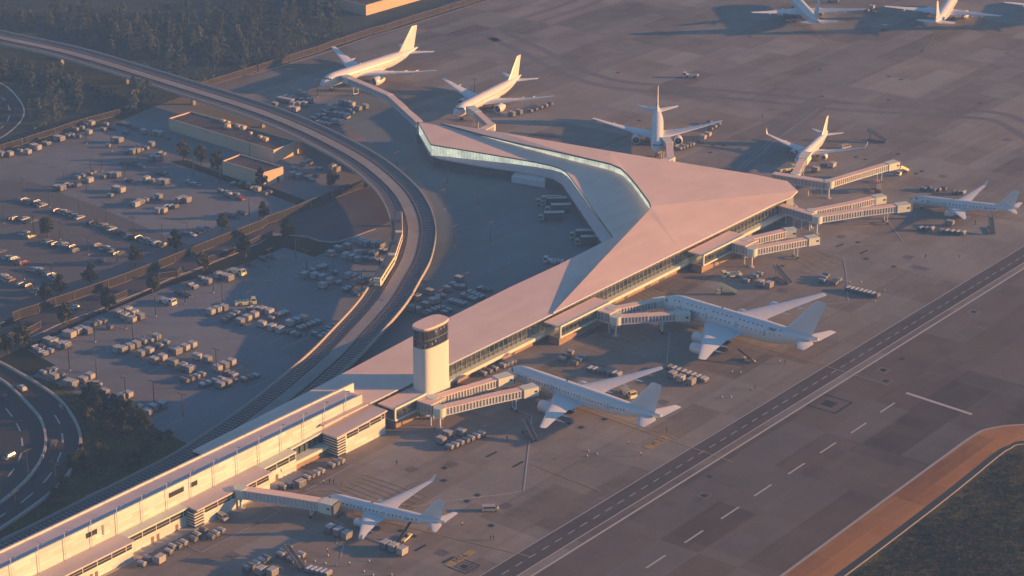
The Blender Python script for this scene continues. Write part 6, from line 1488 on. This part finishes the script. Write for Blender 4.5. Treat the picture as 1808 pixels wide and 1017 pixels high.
for x, y, k, lab in [(571, 855, 0, 'person in a pale vest, leftmost of four beside the yellow hatching'), (582, 854, 1, 'person in dark clothes, second from left beside the yellow hatching'), (589, 855, 1, 'person in dark clothes, third from left beside the yellow hatching'), (603, 855, 2, 'person in a pale vest, rightmost of four beside the yellow hatching'),
                     (700.5, 821, 1, 'person in dark clothes alone between the concourse corner and the carts'), (816, 929, 0, 'person in a pale vest standing behind the small jet tail'), (866, 954, 1, 'left of two people in dark clothes near the service strip'), (871, 954, 1, 'right of two people in dark clothes near the service strip'),
                     (578, 976, 0, 'person in a pale vest in front of the carts near the bottom edge'), (617, 1000, 2, 'person in a pale vest by the traffic cones at the bottom'), (895, 778, 1, 'person in the shade ahead of the twin-engine jet'), (980, 812, 2, 'person walking below the twin jet near wingtip'), (1109, 786, 0, 'person in a pale vest below the twin jet fuselage'), (1131, 806, 0, 'person near the service strip below the twin jet'), (1177, 763, 1, 'person in dark clothes at the tail of the twin-engine jet'),
                     (1326, 690, 2, 'left of two people below the tail of the double-deck jet'), (1333, 687, 1, 'right of two people below the tail of the double-deck jet'), (1376, 642, 2, 'left of two people between belt loader and tailplane'), (1386, 643, 1, 'right of two people between belt loader and tailplane'),
                     (1634, 456, 1, 'person standing alone left of the service strip upper end'), (1694, 457, 1, 'person standing right of the square pit marking at the upper right'), (1346, 208, 1, 'person alone on the far apron left of the lit narrow jet'), (1722, 396, 1, 'upper of two people under the far right jet tail'), (1720, 398, 2, 'lower of two people under the far right jet tail')]:
    pp_[k].put(G(x, y), rnd.uniform(0, 6), lab, cat='person')
# ============================================================= trees
def tree_meshes(kind, h, w, m, n, seed, sp):
    r = random.Random(seed); lf = MB(); tk = MB()
    tk.tube((0, 0, 0), (r.uniform(-.2, .2), r.uniform(-.2, .2), h * .45), .045 * w + .1, 8, .07); tk.tube((0, 0, h * .42), (0, 0, h * .9), .09, 6, .03)
    cl_ = []
    for i in range(sp):
        z = r.uniform(.16 if kind == 'tall' else .28, .97); prof_ = math.sin(math.pi * min(1, (z - .08) / .92) ** (.62 if kind == 'tall' else .8)) ** .7
        a = r.uniform(0, 6.28); rad_ = w / 2 * prof_ * r.uniform(.25, .95); cl_.append((rad_ * math.cos(a), rad_ * math.sin(a), z * h, w * r.uniform(.10, .2)))
        if i % 3 == 0: tk.tube((0, 0, z * h * .75), (cl_[-1][0] * .8, cl_[-1][1] * .8, z * h), .05, 4, .015)
    for (x, y, z, cr) in cl_:
        for k in range(n // sp):
            d = Vector((r.gauss(0, 1), r.gauss(0, 1), r.gauss(0, .75))).normalized() * cr * r.random() ** .4
            p = Vector((x, y, z)) + d; q = Vector((r.gauss(0, 1), r.gauss(0, 1), r.gauss(0, 1))).normalized(); e = q.orthogonal().normalized(); f = q.cross(e); s = r.uniform(.22, .5) * (w / 5) ** .5
            lf.add([p - e * s, p + f * s * .8, p + e * s, p - f * s * .8], [(0, 1, 2, 3)])
    return lf.mesh('crown', m), tk.mesh('trunk', barkM)
def proto_tree(name, kind, h, w, m, n, seed, sp=26):
    a, b = tree_meshes(kind, h, w, m, n, seed, sp); o = empty(name, (0, 0, 0), 0, 'x', 'tree'); link('crown', a, o); link('trunk', b, o); return o
near = [proto_tree('tree', 'round', 7.5, 5.6, leafM[i % 3], 1500, 11 + i) for i in range(4)]
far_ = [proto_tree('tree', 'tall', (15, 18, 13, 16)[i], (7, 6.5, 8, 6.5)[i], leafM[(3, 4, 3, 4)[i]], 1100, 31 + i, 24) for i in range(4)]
bush = [proto_tree('shrub', 'round', 3.6, 5.0, leafM[(2, 0, 1)[i]], 900, 51 + i, 18) for i in range(3)]
reg(None)
NP = [Proto(o) for o in near]; FP = [Proto(o) for o in far_]; BP = [Proto(o) for o in bush]
def sc_(o, s): o.scale = (s, s, s * rnd.uniform(.9, 1.12))
tl = [(85, 418, 0, 'small tree on the dark island in the parking lot'), (239, 468, 0, 'tree overhanging the upper fence above the road, between lamps'), (159, 502, 2, 'dark tree against the upper fence, left of the tall olive tree'), (80, 532, 2, 'dark round tree at the lower left end of the upper fence'), (105, 520, 2, 'dark tree beside the lowest parking cars'),
      (117, 571, 0, 'leftmost tree on the verge below the service road'), (189, 548, 2, 'second tree on the verge below the service road, left of a gap'), (269, 516, 0, 'third tree on the verge below the service road'), (359, 478, 1, 'fourth tree on the verge, beside the red-lit fence panel'), (434, 454, 2, 'fifth tree on the verge, between two fence panels'), (506, 421, 2, 'last tree on the verge, at the asphalt yard'),
      (393, 408, 0, 'tree behind the upper fence beside the parked black cars'), (313, 442, 2, 'dark tree against the upper fence near the lot corner'), (465, 386, 2, 'low dark tree at the upper fence near the viaduct'),
      (325, 283, 1, 'leftmost of three trees on the strip by the service buildings'), (357, 291, 1, 'middle of three trees on the strip by the service buildings'), (384, 299, 0, 'rightmost of three trees on the strip by the service buildings'), (460, 331, 2, 'dark tree against the lit end wall of the small tan building'), (585, 332, 1, 'bushy tree between the small building carts and the viaduct'),
      (15, 624, 2, 'dark tree at the left frame edge beside the road end'), (42, 614, 0, 'small tree at the left end of the lower kerb')]
for x, y, k, lab in tl:
    q = [o for o in range(4) if True]
    o = NP[{0: 0, 1: 1, 2: 2}[k]].put(G(x, y), rnd.uniform(0, 6), lab, 'trees along the service road and lots'); sc_(o, rnd.uniform(.95, 1.2))
# dark thicket on the highway bank
cnt = 0
for p in px([(400, 190), (440, 180), (480, 200), (430, 230), (500, 230), (540, 220), (580, 240), (470, 260), (530, 270), (620, 270), (590, 290), (660, 300), (640, 320), (410, 260), (420, 300), (700, 330), (560, 320)], 0, 640, 2.698):
    P_ = NP[(2, 0, 1, 3)[cnt % 4]]; o = P_.put(G(*p), rnd.uniform(0, 6), 'dusky tree in the dense thicket between the highway bank and container lot', 'thicket on the highway bank'); sc_(o, rnd.uniform(.6, .95)); cnt += 1
for p in px([(480, 330), (520, 350), (600, 350), (690, 360), (760, 370), (400, 470), (440, 500), (380, 520), (600, 480), (560, 500), (350, 500), (470, 440), (800, 370), (640, 490), (460, 540), (520, 460), (390, 420), (300, 590), (260, 640), (700, 430)], 0, 640, 2.698):
    P_ = BP[cnt % 3]; o = P_.put(G(*p), rnd.uniform(0, 6), 'low shrub on the dark bank between highway and rail track', 'shrubs on the highway bank', 'shrub'); sc_(o, rnd.uniform(.6, 1.2)); cnt += 1
# the wood, hazy with distance
def inside(x, y):
    if x < 0: return 70 < y < 230
    fy = 268 - x * .50 if x < 213 else (215 - (x - 213) * .37 if x < 360 else 156 - (x - 360) * .305)
    if y > fy - 5: return False
    vy = 67 + (x * .24 if x < 134 else 32 + (x - 134) * .30)
    if abs(y - vy) < (20 if y > vy else 16) and x < 345: return False
    if x < 50 and 145 < y < 250: return False
    if x > 600: return False
    if y > vy and y < vy + 48 and x < 330: return False
    if y < 30 - x * .02 and x < 420: return False
    if 480 < x and y > 150 - (x - 480) * .3 - 30 and y < 90 and x > 560: return False
    return True
tw = 0; tries = 0; seen = []
while tw < 200 and tries < 20000:
    tries += 1; x = rnd.uniform(-10, 690); y = rnd.uniform(-12, 265)
    if not inside(x, y): continue
    nz_ = math.sin(x * .021 + 1.3) * math.cos(y * .05 + x * .01) + .4 * math.sin(x * .09)
    if nz_ < -.1 and rnd.random() < .6: continue
    if any(abs(x - a) < 6.5 and abs(y - b) < 4 for a, b in seen): continue
    seen.append((x, y)); side = 'left of the elevated railway' if y > 67 + x * .27 else 'beyond the elevated railway'
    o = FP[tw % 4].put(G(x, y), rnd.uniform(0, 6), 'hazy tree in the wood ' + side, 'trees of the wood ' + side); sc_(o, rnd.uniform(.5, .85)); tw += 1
# undergrowth under the wood: nobody could count it
ug = MB(); r = random.Random(5)
for i in range(420):
    x = r.uniform(-20, 700); y = r.uniform(-15, 265)
    if not inside(x, y): continue
    c = G(x, y); s0_ = r.uniform(1.2, 3.4)
    for k in range(16):
        p = c + Vector((r.gauss(0, s0_), r.gauss(0, s0_), abs(r.gauss(0, s0_ * .5)) + .2)); q = Vector((r.gauss(0, 1), r.gauss(0, 1), r.gauss(0, 1))).normalized(); e = q.orthogonal().normalized(); f = q.cross(e); s = r.uniform(.4, .9)
        ug.add([p - e * s, p + f * s, p + e * s, p - f * s], [(0, 1, 2, 3)])
tag(ug.build('undergrowth', leafM[5]), 'low scrubby undergrowth covering the hazy wood floor', 'undergrowth', kind='stuff')
gt = MB()
for i in range(4200):
    t = r.random(); x = r.uniform(1480, 1900); y = r.uniform(800, 1060)
    if y < 1029 - (x - 1500) * .79 and x < 1790: continue
    p = G(x, y); cr = r.uniform(.1, .7)
    for k in range(5):
        q = Vector((r.gauss(0, 1), r.gauss(0, 1), r.gauss(0, .5))).normalized(); e = q.orthogonal().normalized(); f = q.cross(e); s = r.uniform(.12, .35); pp = p + Vector((r.gauss(0, cr), r.gauss(0, cr), r.uniform(.05, .4)))
        gt.add([pp - e * s, pp + f * s, pp + e * s, pp - f * s], [(0, 1, 2, 3)])
tag(gt.build('grass_tufts', leaf('tuft_brown', (.05, .045, .024), .5)), 'rough brown-green grass tufts beyond the orange shoulder', 'grass', kind='stuff')
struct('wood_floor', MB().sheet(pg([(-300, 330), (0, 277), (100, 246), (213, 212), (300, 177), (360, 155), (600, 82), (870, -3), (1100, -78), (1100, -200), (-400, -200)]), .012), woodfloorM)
# ============================================================= haze, light, camera
hz = MB().box(-1490, 1490, -340, 2290, -1, H + 25)
GBX = None
ho = hz.build('haze', roofM); ho.data.materials.clear()
hm = bpy.data.materials.new('haze_air'); hm.use_nodes = True; nt = hm.node_tree; nt.nodes.clear()
out = nt.nodes.new('ShaderNodeOutputMaterial'); pv = nt.nodes.new('ShaderNodeVolumePrincipled')
pv.inputs['Color'].default_value = HAZEC + (1,); pv.inputs['Density'].default_value = HAZE; pv.inputs['Anisotropy'].default_value = .0
nt.links.new(pv.outputs[0], out.inputs['Volume']); ho.data.materials.append(hm); tag(ho, 'thin blue evening haze over the whole airfield', 'haze', kind='stuff')
wd = bpy.data.worlds.new('World'); SC.world = wd; wd.use_nodes = True; nt = wd.node_tree; bg = nt.nodes['Background']
sky = nt.nodes.new('ShaderNodeTexSky'); sky.sky_type = 'NISHITA'; sky.sun_disc = False; sky.sun_elevation = R(SUN_EL); sky.sun_rotation = R(90); sky.air_density = 1.2; sky.dust_density = .6; sky.ozone_density = 3.0
tn = nt.nodes.new('ShaderNodeVectorMath'); tn.operation = 'MULTIPLY'; tn.inputs[1].default_value = SKYTINT; nt.links.new(sky.outputs[0], tn.inputs[0]); nt.links.new(tn.outputs[0], bg.inputs['Color']); bg.inputs['Strength'].default_value = SKY
ld = bpy.data.lights.new('sun', 'SUN'); ld.energy = SUN; ld.angle = R(.6); ld.color = SUNC
lo2 = bpy.data.objects.new('sun', ld); COL.objects.link(lo2); lo2.location = (400, 600, 250)
lo2.rotation_euler = Vector((-math.cos(R(SUN_EL)), 0, -math.sin(R(SUN_EL)))).to_track_quat('-Z', 'Y').to_euler()
cd = bpy.data.cameras.new('camera'); cam = bpy.data.objects.new('camera', cd); COL.objects.link(cam); SC.camera = cam
cd.sensor_width = 36; cd.lens = 36 * F / 1808; cam.location = (0, 0, H); cam.rotation_euler = (math.pi / 2 - P0, 0, 0); cd.clip_start = 1; cd.clip_end = 6000
SC.view_settings.view_transform = 'Standard'; SC.view_settings.look = 'None'; SC.view_settings.exposure = EXPO; SC.view_settings.gamma = 1
SC.cycles.max_bounces = 5; SC.cycles.diffuse_bounces = 2; SC.cycles.glossy_bounces = 2; SC.cycles.transparent_max_bounces = 8; SC.cycles.volume_bounces = 0; SC.cycles.use_denoising = True
SC.cycles.volume_step_rate = 10
print('carts', placed, 'objects', len(bpy.data.objects))
